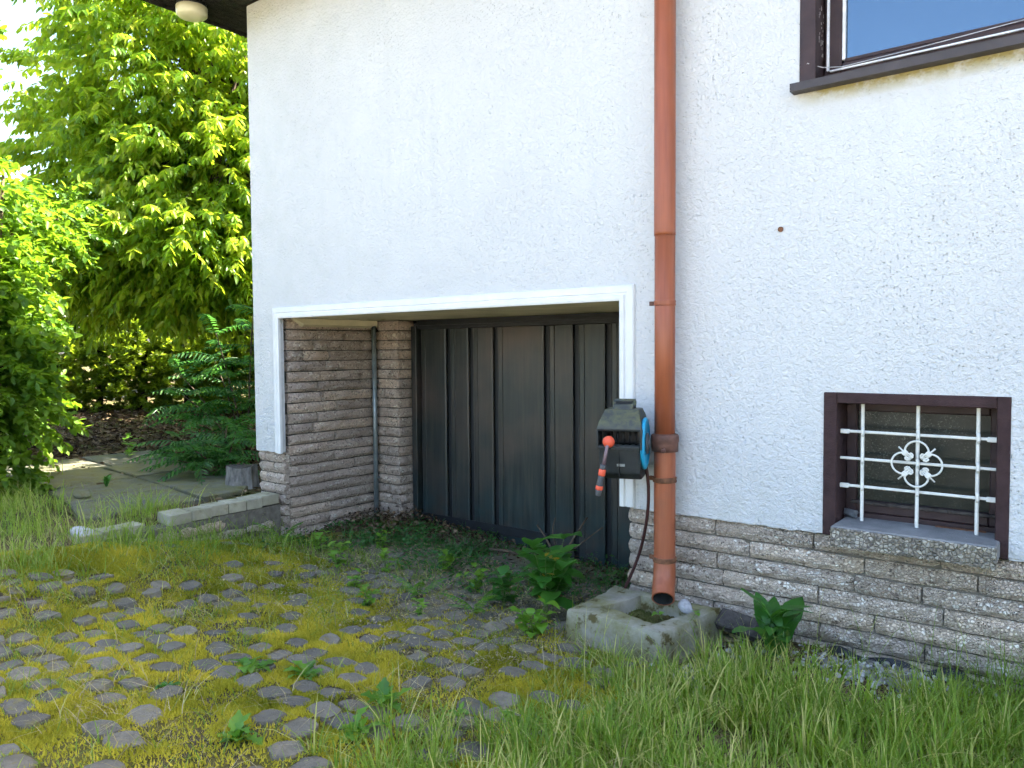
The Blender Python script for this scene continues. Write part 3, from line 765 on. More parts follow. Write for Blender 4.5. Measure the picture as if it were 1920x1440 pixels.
for z, dm in ((.835, .06), (.425, .06), (1.73, .0545)):
    c = lathe('clamp', [(dm-.002, -.013), (dm, -.012), (dm+.001, -.008), (dm-.001, 0), (dm+.001, .008), (dm, .012), (dm-.002, .013)], M['rust'] if z < 1 else M['pipe'], dp, 24); c.location = lp(px_, py_, z)
    t = bmesh.new(); bbox(t, -.086, -.057, -.006, .006, -.011, .011, .002); bm_obj('clamp_ear', t, M['rust'] if z < 1 else M['collar'], dp).location = lp(px_, py_, z)
    t = bmesh.new(); bbox(t, -.006, .006, .056, .099, -.006, .006); bm_obj('wall_stay', t, M['rust'], dp).location = lp(px_, py_, z)

# ------------------------------------------------------------------ hose reel on its swivel bracket
RA = R(21)
reel = tag(empty('hose_reel', (-2.035, -.085, .845), (0, 0, RA)), 'dark grey wall-mounted garden hose reel with blue side disc beside the downpipe', 'hose reel')
def prism(name, prof, x0, x1, mat, bev=.006, parent=reel, taper=None):
    bm = bmesh.new(); A = [bm.verts.new((x0, y, z)) for y, z in prof]; B = [bm.verts.new((x1, y, z)) for y, z in prof]; n = len(prof)
    if taper:
        for v in A+B: v.co.x *= taper(v.co.z)
    bm.faces.new(A); bm.faces.new(list(reversed(B)))
    for i in range(n): bm.faces.new((A[i], B[i], B[(i+1) % n], A[(i+1) % n]))
    if bev: bmesh.ops.bevel(bm, geom=list(bm.edges), offset=bev, segments=2, affect='EDGES', profile=.6)
    o = bm_obj(name, bm, mat, parent)
    return o
tp = lambda z: 1.0 if z < .28 else 1-.42*(z-.28)/.13
# local: x width, -y to the front, z up from the bottom; wall side at y = 0
prism('housing', [(-.02, .03), (-.06, .0), (-.20, .0), (-.262, .035), (-.282, .165), (-.262, .175), (-.02, .175)], -.102, .102, M['reel'], .012)
prism('rear_housing', [(-.02, .176), (-.17, .176), (-.17, .262), (-.02, .262)], -.100, .100, M['black'], .004)
prism('cowl', [(-.02, .263), (-.285, .248), (-.290, .262), (-.262, .292), (-.185, .352), (-.05, .352), (-.02, .32)], -.112, .112, M['reel'], .008, taper=tp)
for s_ in (-1, 1): prism('cheek', [(-.165, .160), (-.284, .158), (-.290, .256), (-.165, .266)], s_*.108-.006, s_*.108+.006, M['reel'], .003)
prism('lower_lip', [(-.255, .160), (-.292, .158), (-.294, .176), (-.255, .182)], -.101, .101, M['reel'], .004)
for k in range(6): tube('guide_roller', [(-.078+k*.031, -.225, .178), (-.078+k*.031, -.225, .246)], .006, M['black'], reel, 8)
prism('rib_line', [(-.2832, .02), (-.2845, .155), (-.280, .155), (-.262, .03)], -.0015, .0015, M['black'], 0)
# carrying handle
bars('handle', [([(-.048, -.115, .345), (-.050, -.095, .388)], .011), ([(.048, -.115, .345), (.050, -.095, .388)], .011), ([(-.055, -.095, .388), (.055, -.095, .388)], .0115)], M['reel'], reel, 8)
prism('handle_base', [(-.075, .348), (-.175, .346), (-.150, .374), (-.09, .382)], -.052, .052, M['reel'], .005)
prism('handle_slot', [(-.098, .381), (-.150, .3755), (-.150, .3765), (-.098, .3835)], -.038, .038, M['black'], 0)
# blue side disc with grey hub
d = lathe('side_disc', [(.128, .1025), (.132, .110), (.128, .120), (.108, .124), (.104, .118), (.02, .119)], M['blue'], reel, 40, 'X'); d.location = (0, -.150, .178)
h = lathe('hub', [(.055, .1195), (.055, .126), (.045, .130), (.0, .131)], M['grey_pl'], reel, 24, 'X'); h.location = (0, -.150, .178)
h = lathe('hub_badge', [(.024, .1312), (.024, .133), (0, .133)], M['tin'], reel, 18, 'X'); h.location = (0, -.150, .178)
# small maker's mark and catch on the front
prism('front_mark', [(-.2775, .075), (-.2795, .088), (-.276, .088), (-.274, .075)], -.012, .028, M['tin'], 0)
# swivel bracket
bm = bmesh.new(); bbox(bm, -.018, .018, -.03, .03, .06, .30, .004); bm_obj('swivel_post', bm, M['black'], reel)
bk = box('wall_bracket', -.035, .095, .030, .060, .045, .185, M['black'], reel, .004)
for z in (.06, .175):
    o = lathe('bracket_screw', [(0, -.004), (.009, -.004), (.010, .002)], M['iron'], reel, 10, 'Y'); o.location = (.082, .030, z)
# stopper ball, leader hose, connector and nozzle hanging out of the front
bm = bmesh.new(); bmesh.ops.create_uvsphere(bm, u_segments=18, v_segments=12, radius=.030); o = bm_obj('stopper_ball', bm, M['orange'], reel, True); o.location = (-.046, -.312, .200)
hp = [(-.046, -.25, .215), (-.046, -.30, .207), (-.049, -.333, .180), (-.055, -.342, .140), (-.066, -.343, .085)]
tube('leader_hose', hp, .0095, M['hose2'], reel, 12)
def along(name, p0, p1, prof, mat):
    p0, p1 = Vector(p0), Vector(p1); dv = p1-p0
    return tube(name, [p0+dv*t for t, r_ in prof], [r_ for t, r_ in prof], mat, reel, 14)
A0, A1 = (-.066, -.343, .092), (-.094, -.345, -.062)
along('hose_nut', A0, A1, [(0, .011), (.02, .016), (.13, .017), (.15, .015)], M['grey_pl'])
along('connector', A0, A1, [(.15, .0165), (.17, .0185), (.27, .0175), (.33, .0185), (.36, .0165)], M['orange'])
along('nozzle_body', A0, A1, [(.36, .016), (.42, .0165), (.50, .0145), (.66, .0175), (.68, .0165)], M['grey_pl'])
along('nozzle_ring', A0, A1, [(.68, .0175), (.70, .0185), (.79, .0185), (.81, .0170)], M['orange'])
along('nozzle_tip', A0, A1, [(.81, .0160), (.84, .0165), (.98, .0130), (1., .0120)], M['grey_pl'])
# supply hose dropping from the reel behind the basin
iw = reel.matrix_world
def wl(p):  # world to reel local
    v = Vector(p)-Vector((-2.035, -.085, .845)); c, s_ = math.cos(-RA), math.sin(-RA); return (v.x*c-v.y*s_, v.x*s_+v.y*c, v.z)
hs = bez(wl((-1.885, -.17, .925)), wl((-1.855, -.135, .72)), wl((-1.975, -.055, .44)), 10)+bez(wl((-1.975, -.055, .44)), wl((-2.02, -.03, .32)), wl((-2.16, -.06, .03)), 6)[1:]
tube('supply_hose', hs, .0085, M['hose'], reel, 10)

# ------------------------------------------------------------------ lamp under the eave
lamp = tag(empty('eave_lamp', (-5.82, -.315, 4.25)), 'round opal glass lamp fixed under the dark eave', 'lamp')
lathe('base_ring', [(.10, -.028), (.112, -.026), (.112, -.002), (.10, -.001)], M['black'], lamp, 30)
lathe('lamp_shade', [(.0, -.118), (.06, -.116), (.10, -.106), (.116, -.090), (.119, -.034), (.112, -.0285), (.09, -.0283)], M['lampglass'], lamp, 36)

# ------------------------------------------------------------------ grey conduit in the recess corner
cp = tag(empty('conduit', (GX0+.035, .945, .02)), 'grey metal pipe standing in the inner corner of the garage recess', 'pipe')
tube('pipe', [(0, 0, -.05), (0, 0, 1.70)], .021, M['steel'], cp, 14)
for z in (.35, 1.2): t = bmesh.new(); bbox(t, -.030, .024, -.003, .026, z, z+.02, .002); bm_obj('pipe_clip', t, M['steel'], cp)

# ------------------------------------------------------------------ concrete drain basin under the downpipe
bs = tag(empty('drain_basin', (-1.86, -.25, .06)), 'mossy weathered concrete basin under the downpipe mouth', 'basin')
def rough(bm, amp, sc, seed):
    for v in bm.verts:
        p = v.co*sc
        v.co += Vector((vn(p.y, p.z, 1, seed)-.5, vn(p.x, p.z, 1, seed+1)-.5, vn(p.x, p.y, 1, seed+2)-.5))*amp
def basin_mesh():
    o_ = [(-.290, -.235), (.245, -.260), (.330, .215), (-.285, .225)]; i_ = [(-.185, -.095), (.150, -.150), (.235, .160), (-.10, .165)]
    N = 12; bm = bmesh.new()
    def ring(q, z, b=None):
        pts = []
        for k in range(4):
            a, c = Vector(q[k]), Vector(q[(k+1) % 4])
            for t in range(N):
                p = a+(c-a)*(t/N); pts.append(bm.verts.new((p.x, p.y, z+(.02*(p.y+.2) if z > .05 else 0))))
        return pts
    def infl(q, d):
        c = Vector((sum(p[0] for p in q)/4, sum(p[1] for p in q)/4)); return [tuple(c+(Vector(p)-c)*(1+d)) for p in q]
    R_ = [ring(infl(o_, .03), -.10), ring(infl(o_, .015), .02), ring(o_, .122), ring(infl(o_, -.022), .140), ring(infl(o_, -.12), .144), ring(infl(i_, .08), .141), ring(i_, .134), ring(infl(i_, -.06), .05), ring(infl(i_, -.3), .030)]
    for a, b in zip(R_, R_[1:]):
        n_ = len(a)
        for k in range(n_): bm.faces.new((a[k], a[(k+1) % n_], b[(k+1) % n_], b[k]))
    bm.faces.new(R_[-1])
    bmesh.ops.subdivide_edges(bm, edges=[e for e in bm.edges if e.calc_length() > .045], cuts=1, use_grid_fill=True)
    rough(bm, .013, 7, 3); rough(bm, .007, 45, 8)
    return bm
bo = bm_obj('trough', basin_mesh(), M['basin'], bs, True); bo.data.set_sharp_from_angle(angle=R(28))
bm = bmesh.new()
for k in range(420):
    a = random.random(); x = -.13+.30*random.random(); y = -.10+.24*random.random()
    t = bmesh.ops.create_icosphere(bm, subdivisions=1, radius=random.uniform(.006, .016))
    for v in t['verts']: v.co = Vector((v.co.x*random.uniform(.7, 1.4), v.co.y, v.co.z*.6))+Vector((x, y, .05+.03*random.random()))
tag(bm_obj('basin_debris', bm, M['soil'], bs), kind='stuff')
def pebble(name, loc, r_, sc, mat, label, cat, seed):
    bm = bmesh.new(); bmesh.ops.create_icosphere(bm, subdivisions=3, radius=r_); rough(bm, r_*.55, .9/r_, seed)
    for v in bm.verts: v.co = Vector((v.co.x*sc[0], v.co.y*sc[1], v.co.z*sc[2]))
    o = bm_obj(name, bm, mat, None, True); o.location = loc; return tag(o, label, cat)
pebble('stone', (-1.695, -.10, .195), .036, (1.05, 1.0, .95), M['gravelstone'], 'whitish stone wedged beside the downpipe mouth', 'stone', 5)
pebble('stone', (-5.36, -1.45, tz(-5.36, -1.45)+.05), .07, (1.3, 1.0, .45), M['whitestone'], 'flat white stone in the grass at the end of the low wall', 'stone', 9)
pebble('stone', (-6.55, -.95, .36), .06, (1.3, 1, .5), M['slab'], 'flat grey stone on the slab path', 'stone', 12)

# ------------------------------------------------------------------ low wall along the driveway
gw = tag(empty('low_wall', (-5.30, -.75, .1)), 'low block wall with concrete coping at the left edge of the driveway', 'low wall')
def gwl(x, y, z): return (x+5.30, y+.75, z-.1)
V = [gwl(-5.40, -1.55, -.05), gwl(-5.245, -1.55, -.05), gwl(-5.245, .005, -.05), gwl(-5.40, .005, -.05), gwl(-5.40, -1.55, .262), gwl(-5.245, -1.55, .262), gwl(-5.245, .005, .285), gwl(-5.40, .005, .285)]
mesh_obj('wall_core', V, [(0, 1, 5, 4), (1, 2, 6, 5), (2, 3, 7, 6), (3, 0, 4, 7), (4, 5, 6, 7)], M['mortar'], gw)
yq = .002; k = 0
while yq > -1.5:
    L = random.uniform(.135, .17); z0 = .290+.022*(yq); jit = random.uniform(-.008, .008)
    if k < 6 or random.random() < .75:
        t = bmesh.new(); bbox(t, -.10, .072, -L/2+.003, L/2-.003, 0, .078-.004*(k > 5), .007, 2); rough(t, .006, 30, k)
        o = bm_obj('coping_block', t, M['coping'], gw); o.location = gwl(-5.315+jit, yq-L/2, z0-(.02 if k > 5 else 0)); o.rotation_euler = (random.gauss(0, .015), random.gauss(0, .02), random.gauss(0, .02))
    yq -= L; k += 1
r_ = random.Random(2)
for c in range(3):
    s_ = 0.
    while s_ < 1.5:
        L = r_.choice([.36, .47, .26]); b = min(BINS, key=lambda q_: abs(q_-L)); me = BMESH['brick_rose', b, r_.randrange(4)]
        mw = Matrix.Translation(gwl(-5.236, -1.55+s_, .283-(c+1)*CH-.012+.022*(-1.55+s_))) @ Matrix.Rotation(math.pi/2, 4, 'Z') @ Matrix.Diagonal(((L-.008)/b, 1, 1, 1))
        if s_+L < 1.55: use('brick', me, gw, mw)
        s_ += L

# ------------------------------------------------------------------ stump, fence, plank, membrane
st = tag(empty('tree_stump', (-6.02, .17, .30)), 'weathered grey tree stump at the corner of the house', 'stump')
V, F = [], []; n = 18; rr = [random.uniform(.86, 1.12) for _ in range(n)]
for z, s_ in ((-.05, .155), (.06, .135), (.15, .125), (.205, .122)):
    for k in range(n): a = 2*math.pi*k/n; V.append((s_*rr[k]*math.cos(a), s_*rr[k]*math.sin(a), z+(.012*math.sin(a*2) if z > .2 else 0)))
for i in range(3):
    for k in range(n): F.append((i*n+k, i*n+(k+1) % n, (i+1)*n+(k+1) % n, (i+1)*n+k))
mesh_obj('bark', V, F, M['stumpw'], st)
mesh_obj('cut_face', [(v[0]*.97, v[1]*.97, v[2]-.004) for v in V[3*n:]], [tuple(range(n))], M['greyboard'], st)
fe = tag(empty('board_fence', (-10.15, -1.08, .3)), 'cream painted board fence glimpsed behind the leafy bush at the left edge', 'fence')
for k in range(12): box('board', -.9+k*.152, -.9+k*.152+.145, -.012, .012, -.1, 1.02+random.uniform(-.01, .01), M['fence'], fe, .004)
for z in (.2, .8): box('rail', -.95, .95, .014, .05, z, z+.07, M['fence'], fe, .004)
fe.rotation_euler = (0, 0, R(52))
pk = box('plank', -.17, .17, -.05, .05, -.02, .03, M['greyboard'], None, .006); pk.location = (-1.36, -.085, .155); pk.rotation_euler = (R(38), R(4), R(-6)); tag(pk, 'dark weathered plank leaning at the plinth right of the basin', 'plank')
V, F = [], []
for i in range(25):
    x = -1.02+i*.024; y = -.028-.008*math.sin(i*.5); h = .030+.012*math.sin(i*.7)
    zb = tz(x, y); V += [(x, y-.012, zb-.02), (x, y-.010+.012*math.sin(i), zb+h), (x+.004, y-.004+.012*math.sin(i), zb+h), (x+.004, y-.004, zb-.02)]
for i in range(24):
    for k in range(3): F.append((i*4+k, i*4+4+k, i*4+5+k, i*4+k+1))
tag(mesh_obj('membrane_strip', V, F, M['membrane'], None, True), 'strip of black plastic membrane sticking out at the foot of the plinth', 'membrane')

# ------------------------------------------------------------------ foliage engine
def norm(a): return a/np.maximum(np.linalg.norm(a, axis=1, keepdims=True), 1e-9)
def leaves(name, P, D, N, L, W, mat, parent=None, v=None, fold=.18, curl=.12, smallset=False):
    """leaf = folded hexagon: P base, D along, N upper side, L length, W width"""
    n = len(P); D = norm(D); Sd = norm(np.cross(D, N)); Nn = np.cross(Sd, D)
    L = L[:, None]; W = W[:, None]
    b = P; t = P+D*L-Nn*L*curl
    v1 = P+D*L*.32; v2 = P+D*L*.68-Nn*L*curl*.45
    up = Nn*W*fold
    A = np.stack([b, v1+Sd*W*.5+up, v2+Sd*W*.42+up, t, v2-Sd*W*.42+up, v1-Sd*W*.5+up], 1).reshape(-1, 3)
    i = np.arange(n)[:, None]*6
    Q = np.concatenate([i+np.array([[0, 3, 2, 1]]), i+np.array([[0, 5, 4, 3]])], 0)
    if v is None: v = rng.random(n)
    return np_mesh(name, A, Q, None, mat, np.repeat(np.clip(v, 0, 1), 6), parent)

def sprays(clumps, rg):
    """twig end points through a set of ellipsoids (c, r, count): denser towards the skin"""
    C, O = [], []
    for c, r_, k in clumps:
        d = norm(rg.normal(size=(k, 3))); rad = rg.random(k)**.42
        p = d*rad[:, None]*np.array(r_); C.append(p+np.array(c)); O.append(norm(d*np.array([1, 1, .55])))
    return np.concatenate(C), np.concatenate(O)
def twig_leaves(C, O, per, tl, leafL, leafW, droop, rg, spread=1.0):
    n = len(C); k = per
    t = np.tile(np.linspace(.12, 1, k), n); idx = np.repeat(np.arange(n), k)
    az = np.tile(np.arange(k)*2.4, n)+np.repeat(rg.random(n)*6.28, k)
    o = O[idx]; side = norm(np.cross(o, np.array([0, 0, 1.])+rg.normal(size=(n*k, 3))*.05)); upv = np.cross(side, o)
    base = C[idx]+o*(t*tl)[:, None]-np.array([0, 0, 1.])*(t**2*tl*.35)[:, None]
    out = side*np.cos(az)[:, None]+upv*np.sin(az)[:, None]*.6
    D = o*.55+out*spread+np.array([0, 0, -1.])*droop*(.7+.6*rg.random(n*k))[:, None]+rg.normal(size=(n*k, 3))*.18
    D = norm(D)
    N = norm(np.array([0, 0, 1.])*.9+out*.5+rg.normal(size=(n*k, 3))*.35)
    L = leafL*(.65+.6*rg.random(n*k)); W = leafW*(.75+.5*rg.random(n*k))
    return base, D, N, L, W, idx
def branch_net(name, root, top, ends, mat, parent, r0, rg, per=1):
    segs = []
    for e in ends:
        e = Vector(e); h = rg.random()*.75+.15; s_ = Vector(root).lerp(Vector(top), h)
        mid = s_.lerp(e, .5)+Vector((0, 0, .25*rg.random()*(e-s_).length)); pts = bez(s_, mid, e, 6)
        segs.append((pts, [r0*(1-.85*i/6) for i in range(7)]))
    return bars(name, segs, mat, parent, 6)

# cherry tree behind the house corner
rg = np.random.default_rng(11)
ct = tag(empty('cherry_tree', (-9.55, 2.85, .4)), 'tall sunlit cherry tree with drooping leaf clusters beyond the house corner', 'tree')
base = np.array([-9.55, 2.85, .4])
cl = [((-9.7, 1.9, 4.9), (1.5, 1.5, 1.3), 1000), ((-9.2, 2.0, 3.6), (1.5, 1.5, .85), 900), ((-10.4, 1.2, 4.0), (1.2, 1.1, .9), 700), ((-10.1, 1.5, 5.9), (1.3, 1.3, .9), 650),
      ((-9.2, 1.2, 2.75), (1.2, 1.0, .55), 520), ((-10.5, .9, 2.9), (1.1, 1.0, .65), 520), ((-8.9, 2.6, 5.6), (1.3, 1.4, 1.2), 460), ((-9.8, 2.2, 6.9), (1.2, 1.2, .9), 320),
      ((-8.6, 1.7, 2.75), (.9, .9, .55), 420), ((-11.3, 1.3, 3.3), (.9, .9, .8), 330), ((-8.2, 3.4, 4.2), (1.1, 1.2, 1.3), 150), ((-10.9, .75, 5.05), (.55, .5, .35), 100), ((-11.0, .75, 4.45), (.55, .5, .4), 120),
      ((-8.9, 1.5, 2.25), (.55, .5, .25), 110), ((-10.2, 1.0, 2.25), (.6, .5, .25), 110)]
C, O = sprays(cl, rg)
keep = vn(C[:, 0]*1.0+C[:, 2]*.7, C[:, 1]+C[:, 2]*1.1, 2.3, 4) > .35
C, O = C[keep], O[keep]
P, D, N, L, W, ix = twig_leaves(C, O, 14, .38, .130, .047, 1.0, rg)
tv = rg.random(len(C))*.5; v = tv[ix]+rg.random(len(P))*.55
leaves('crown', P-base, D, N, L, W, M['cherry'], ct, v)
tube('trunk', [(0, 0, -.1), (.03, .02, .9), (-.03, .05, 1.8), (.06, -.02, 2.8), (0, 0, 4.0), (.05, .1, 5.4), (0, 0, 6.6)], [.17, .14, .125, .11, .085, .05, .02], M['bark'], ct, 12)
ends = C[rg.choice(len(C), 150, replace=False)]-base
branch_net('branches', (0, 0, 1.4), (0, 0, 6.2), ends[:26], M['bark'], ct, .045, rg)
branch_net('twigs', (0, 0, 1.9), (0, 0, 6.4), ends[26:], M['twig'], ct, .016, rg)

# leafy bush / small tree at the left edge
lb = tag(empty('leafy_bush', (-7.6, -1.35, .3)), 'tall leafy bush with bright rounded leaves at the left edge', 'bush'); base = np.array([-7.6, -1.35, .3])
cl = [((-7.98, -1.5, 2.9), (.62, .55, .5), 260), ((-7.80, -1.42, 2.2), (.55, .5, .5), 260), ((-7.55, -1.3, 1.55), (.42, .38, .4), 190), ((-7.5, -1.33, 1.18), (.36, .34, .22), 110), ((-8.5, -.9, 2.6), (.6, .5, .5), 200),
      ((-7.62, -1.5, 4.15), (.20, .20, .35), 40), ((-8.0, -1.85, 3.8), (.35, .35, .5), 70), ((-7.42, -1.4, .50), (.28, .26, .16), 70), ((-8.3, -1.1, 1.95), (.55, .5, .45), 150), ((-8.9, -.35, 2.9), (.5, .5, .4), 140), ((-7.32, -1.18, 1.15), (.20, .2, .3), 50), ((-7.85, -1.62, .8), (.3, .3, .3), 80), ((-8.3, -.75, .95), (.35, .3, .3), 60), ((-7.55, -1.45, 1.5), (.3, .3, .5), 70)]
C, O = sprays(cl, rg)
P, D, N, L, W, ix = twig_leaves(C, O, 13, .30, .088, .050, .45, rg)
v = (rg.random(len(C))*.5)[ix]+rg.random(len(P))*.5
leaves('foliage', P-base, D, N, L, W, M['bush'], lb, v, .12)
ends = C[rg.choice(len(C), 90, replace=False)]-base
branch_net('stems', (0, 0, -.1), (-.1, 0, 2.6), ends, M['twig'], lb, .018, rg)
for k in range(4): tube('stem', [(.1*math.cos(k*1.7), .1*math.sin(k*1.7), -.1), (.16*math.cos(k*1.7), .16*math.sin(k*1.7), 1.2), (.3*math.cos(k*1.7), .3*math.sin(k*1.7), 2.8)], [.035, .028, .012], M['twig'], lb, 8)

# hedge along the back of the garden
he = tag(empty('back_hedge', (-13.2, 3.0, .5)), 'dense dark hedge with sunlit tips at the back of the garden', 'hedge'); base = np.array([-13.2, 3.0, .5])
cl = []
for k in range(12):
    t = k/11; c = np.array([-14.6+5.0*t, .6+5.6*t, 1.3]); cl.append((tuple(c+rg.normal(size=3)*.12), (.8, .7, .95), 420)); cl.append((tuple(c+np.array([-.4, .4, 1.1])), (.8, .8, .6), 200))
C, O = sprays(cl, rg); O = norm(O+np.array([0, 0, .8]))
P, D, N, L, W, ix = twig_leaves(C, O, 11, .22, .085, .052, -.1, rg)
leaves('foliage', P-base, D, N, L, W, M['hedge'], he, (rg.random(len(C))*.7)[ix]+rg.random(len(P))*.35)
for k in range(12):
    t = k/11; x, y = -14.6+5.0*t+13.2, .6+5.6*t-3.0; tube('stem', [(x, y, -.2), (x+.05, y, .8), (x-.05, y+.1, 1.9)], [.06, .05, .02], M['bark'], he, 7)
# trees further back; the last is added, hidden by the house, for its shade
for (c, rx, hz, nm, lab) in (((-19, -1.0, .5), 2.4, 4.4, 'garden_tree', 'rounded green tree far behind the bush at the left'), ((-17.5, 6.5, .5), 2.6, 4.6, 'garden_tree', 'broad green tree behind the hedge'), ((-8.3, 4.3, .4), 1.9, 6.4, 'garden_tree', 'green tree added out of sight behind the house to cast shade')):
    t_ = tag(empty(nm, c), lab, 'tree', 'trees behind the hedge')
    C, O = sprays([((0, 0, hz*.55), (rx, rx, hz*.42), 1100), ((rx*.3, -.3, hz*.75), (rx*.6, rx*.6, hz*.25), 350)], rg)
    P, D, N, L, W, ix = twig_leaves(C, O, 9, .4, .16, .09, .4, rg)
    leaves('crown', P, D, N, L, W, M['bush'], t_, (rg.random(len(C))*.6)[ix]+rg.random(len(P))*.3)
    tube('trunk', [(0, 0, -.2), (.05, 0, hz*.4), (0, .1, hz*.8)], [.16, .12, .04], M['bark'], t_, 10)

# sumac shrubs: arching fronds of paired leaflets
def frond_mesh(i, n=12, Lf=.52, lw=.022, ll=.105, arch=.34):
    rg_ = np.random.default_rng(50+i); P, D, N, L, W = [], [], [], [], []
    seg = []
    for k in range(n+1):
        t = (k+.6)/(n+.6); p = np.array([Lf*t, .01*math.sin(t*5+i), arch*Lf*(t*.8-t*t*1.45)])
        seg.append(p)
        ta = np.array([1, 0, arch*(.8-2.9*t)]); ta /= np.linalg.norm(ta)
        sc = (math.sin(math.pi*min(1, .18+t*.80))**.7)
        for s_ in (1, -1):
            if k == n and s_ < 0: break
            d = ta*(.42 if k < n else 1.)+np.array([0, s_*(1. if k < n else 0), -.30])+rg_.normal(size=3)*.07
            P.append(p); D.append(d); N.append(np.array([0, 0, 1.])+rg_.normal(size=3)*.15); L.append(ll*sc*rg_.uniform(.9, 1.1)); W.append(lw*rg_.uniform(.9, 1.15))
    o = leaves('frond', np.array(P), np.array(D), np.array(N), np.array(L), np.array(W), M['sumac'], None, rg_.random(len(P)), .15, .2)
    me = o.data
    v, f = tube_data([(0, 0, 0)]+[tuple(p) for p in seg], [.004]*(len(seg))+[.0015], 4, False)
    bm = bmesh.new(); bm.from_mesh(me); vv = [bm.verts.new(q) for q in v]
    for q in f: bm.faces.new([vv[i_] for i_ in q])
    bm.to_mesh(me); bm.free(); bpy.data.objects.remove(o); return me
FR = [frond_mesh(i, arch=a) for i, a in enumerate((.30, .42, .20, .36, .5))]
def sumac(name, loc, stems, nf, scale, label, seed):
    r_ = random.Random(seed); s0 = tag(empty(name, loc), label, 'shrub')
    for (dx, dy, h) in stems:
        mid = (dx*.45+r_.uniform(-.05, .05), dy*.45, h*.6)
        pts = bez((r_.uniform(-.05, .05), r_.uniform(-.05, .05), -.05), mid, (dx, dy, h), 8); tube('stem', pts, [.014-.009*i/8 for i in range(9)], M['twig'], s0, 7)
        for k in range(nf):
            t = .42+.58*(k+.5)/nf if k < nf-2 else 1.0; p = pts[min(8, int(t*8))]; az = k*2.4+r_.uniform(-.4, .4); el = r_.uniform(-.05, .55)*(1.2 if t > .9 else .8)
            mw = Matrix.Translation(p) @ Matrix.Rotation(az, 4, 'Z') @ Matrix.Rotation(-el, 4, 'Y') @ Matrix.Rotation(r_.gauss(0, .2), 4, 'X') @ Matrix.Scale(scale*r_.uniform(.75, 1.1), 4)
            use('frond', r_.choice(FR), s0, mw)
sumac('sumac_shrub', (-7.45, 1.15, .3), [(-.55, -.45, .95), (-.25, -.2, 1.4), (.3, -.1, 1.6), (-.7, -.45, .62), (-.35, -.55, .75), (-.45, -.1, 1.1)], 12, 1.1, 'green sumac shrub with feathered fronds leaning out behind the house corner', 31)
sumac('sumac_shrub', (-6.72, .42, .3), [(-.3, -.3, .40), (.1, -.35, .30), (-.5, -.05, .38), (.2, .0, .45), (-.1, .1, .50), (-.4, -.4, .26), (-.1, -.4, .2)], 10, .95, 'low spreading sumac shrub beside the slab path and stump', 37)

# ------------------------------------------------------------------ grass, moss, litter
def blades(name, XY, h, wd, lean, mat, v, parent=None, z0=None, az=None):
    n = len(XY); z = terr(XY[:, 0], XY[:, 1]) if z0 is None else z0
    az = rng.random(n)*2*np.pi if az is None else az
    a = np.stack([np.cos(az), np.sin(az), 0*az], 1); s_ = np.stack([-np.sin(az), np.cos(az), 0*az], 1)
    tw = (rng.random(n)-.5)[:, None]*1.2; s_ = s_*np.cos(tw)+a*np.sin(tw)
    B = np.stack([XY[:, 0], XY[:, 1], z-.01], 1); V = []
    for t, wk in ((0, .8), (.40, 1.), (.75, .65)):
        c = B+a*(h*lean*t*t)[:, None]; c[:, 2] += h*t*(1-.38*lean*t)
        V += [c-s_*(wd*wk*.5)[:, None], c+s_*(wd*wk*.5)[:, None]]
    c = B+a*(h*lean)[:, None]; c[:, 2] += h*(1-.38*lean); V.append(c)
    V = np.stack(V, 1).reshape(-1, 3); i = np.arange(n)[:, None]*7
    Q = np.concatenate([i+np.array([[0, 1, 3, 2]]), i+np.array([[2, 3, 5, 4]])]); T = i+np.array([[4, 5, 6]])
    return np_mesh(name, V, Q, T, mat, np.repeat(np.clip(v, 0, 1), 7), parent)
def scatter(x0, x1, y0, y1, n, dens):
    x = rng.uniform(x0, x1, n); y = rng.uniform(y0, y1, n); d = dens(x, y); k = rng.random(n) < d
    bas = (x > -2.17) & (x < -1.52) & (y > -.53)
    hou = (y > -.015) & ((x > GX1-.02) | (x < GX0)) & (x > -5.56)
    k &= ~(bas | hou); return np.stack([x[k], y[k]], 1)
def near_sett(XY, r_):
    out = np.zeros(len(XY), bool)
    for i in range(0, len(XY), 20000):
        q = XY[i:i+20000]; d = np.abs(q[:, None, :]-SETPOS[None, :, :]); rr = (r_[i:i+20000, None] if hasattr(r_, '__len__') else r_); out[i:i+20000] = ((d[:, :, 0] < rr*1.22) & (d[:, :, 1] < rr)).any(1)
    return out

# lawn on the right
gravel_spot = lambda x, y: np.exp(-((x+.78)**2/.05+(y+.20)**2/.012))+np.exp(-((x+1.45)**2/.03+(y+.62)**2/.05))
TX = scatter(-2.35, 1.2, -2.1, -.03, 5600, lambda x, y: ss(-2.25, -1.3, x+.5*(vn(x, y, 2.2, 6)-.5)-.16*(y+1.2))*np.clip(1.9*vn(x, y, 3.2, 1)-.28, .10, 1)*(1-.85*np.clip(gravel_spot(x, y), 0, 1))*(.22+.78*ss(-.08, -.50, y)))
nb = rng.integers(9, 30, len(TX)); ix = np.repeat(np.arange(len(TX)), nb); n = len(ix)
az = rng.random(n)*2*np.pi; rad = .004+.035*rng.random(n)**.7
XY = TX[ix]+np.stack([np.cos(az), np.sin(az)], 1)*rad[:, None]
kp = ~((XY[:, 0] > -2.16) & (XY[:, 0] < -1.50) & (XY[:, 1] > -.52)) & (XY[:, 1] < -.012); XY, ix, az = XY[kp], ix[kp], az[kp]; n = len(XY)
th = .05+.19*rng.random(len(TX))**1.6; tv = rng.random(len(TX))
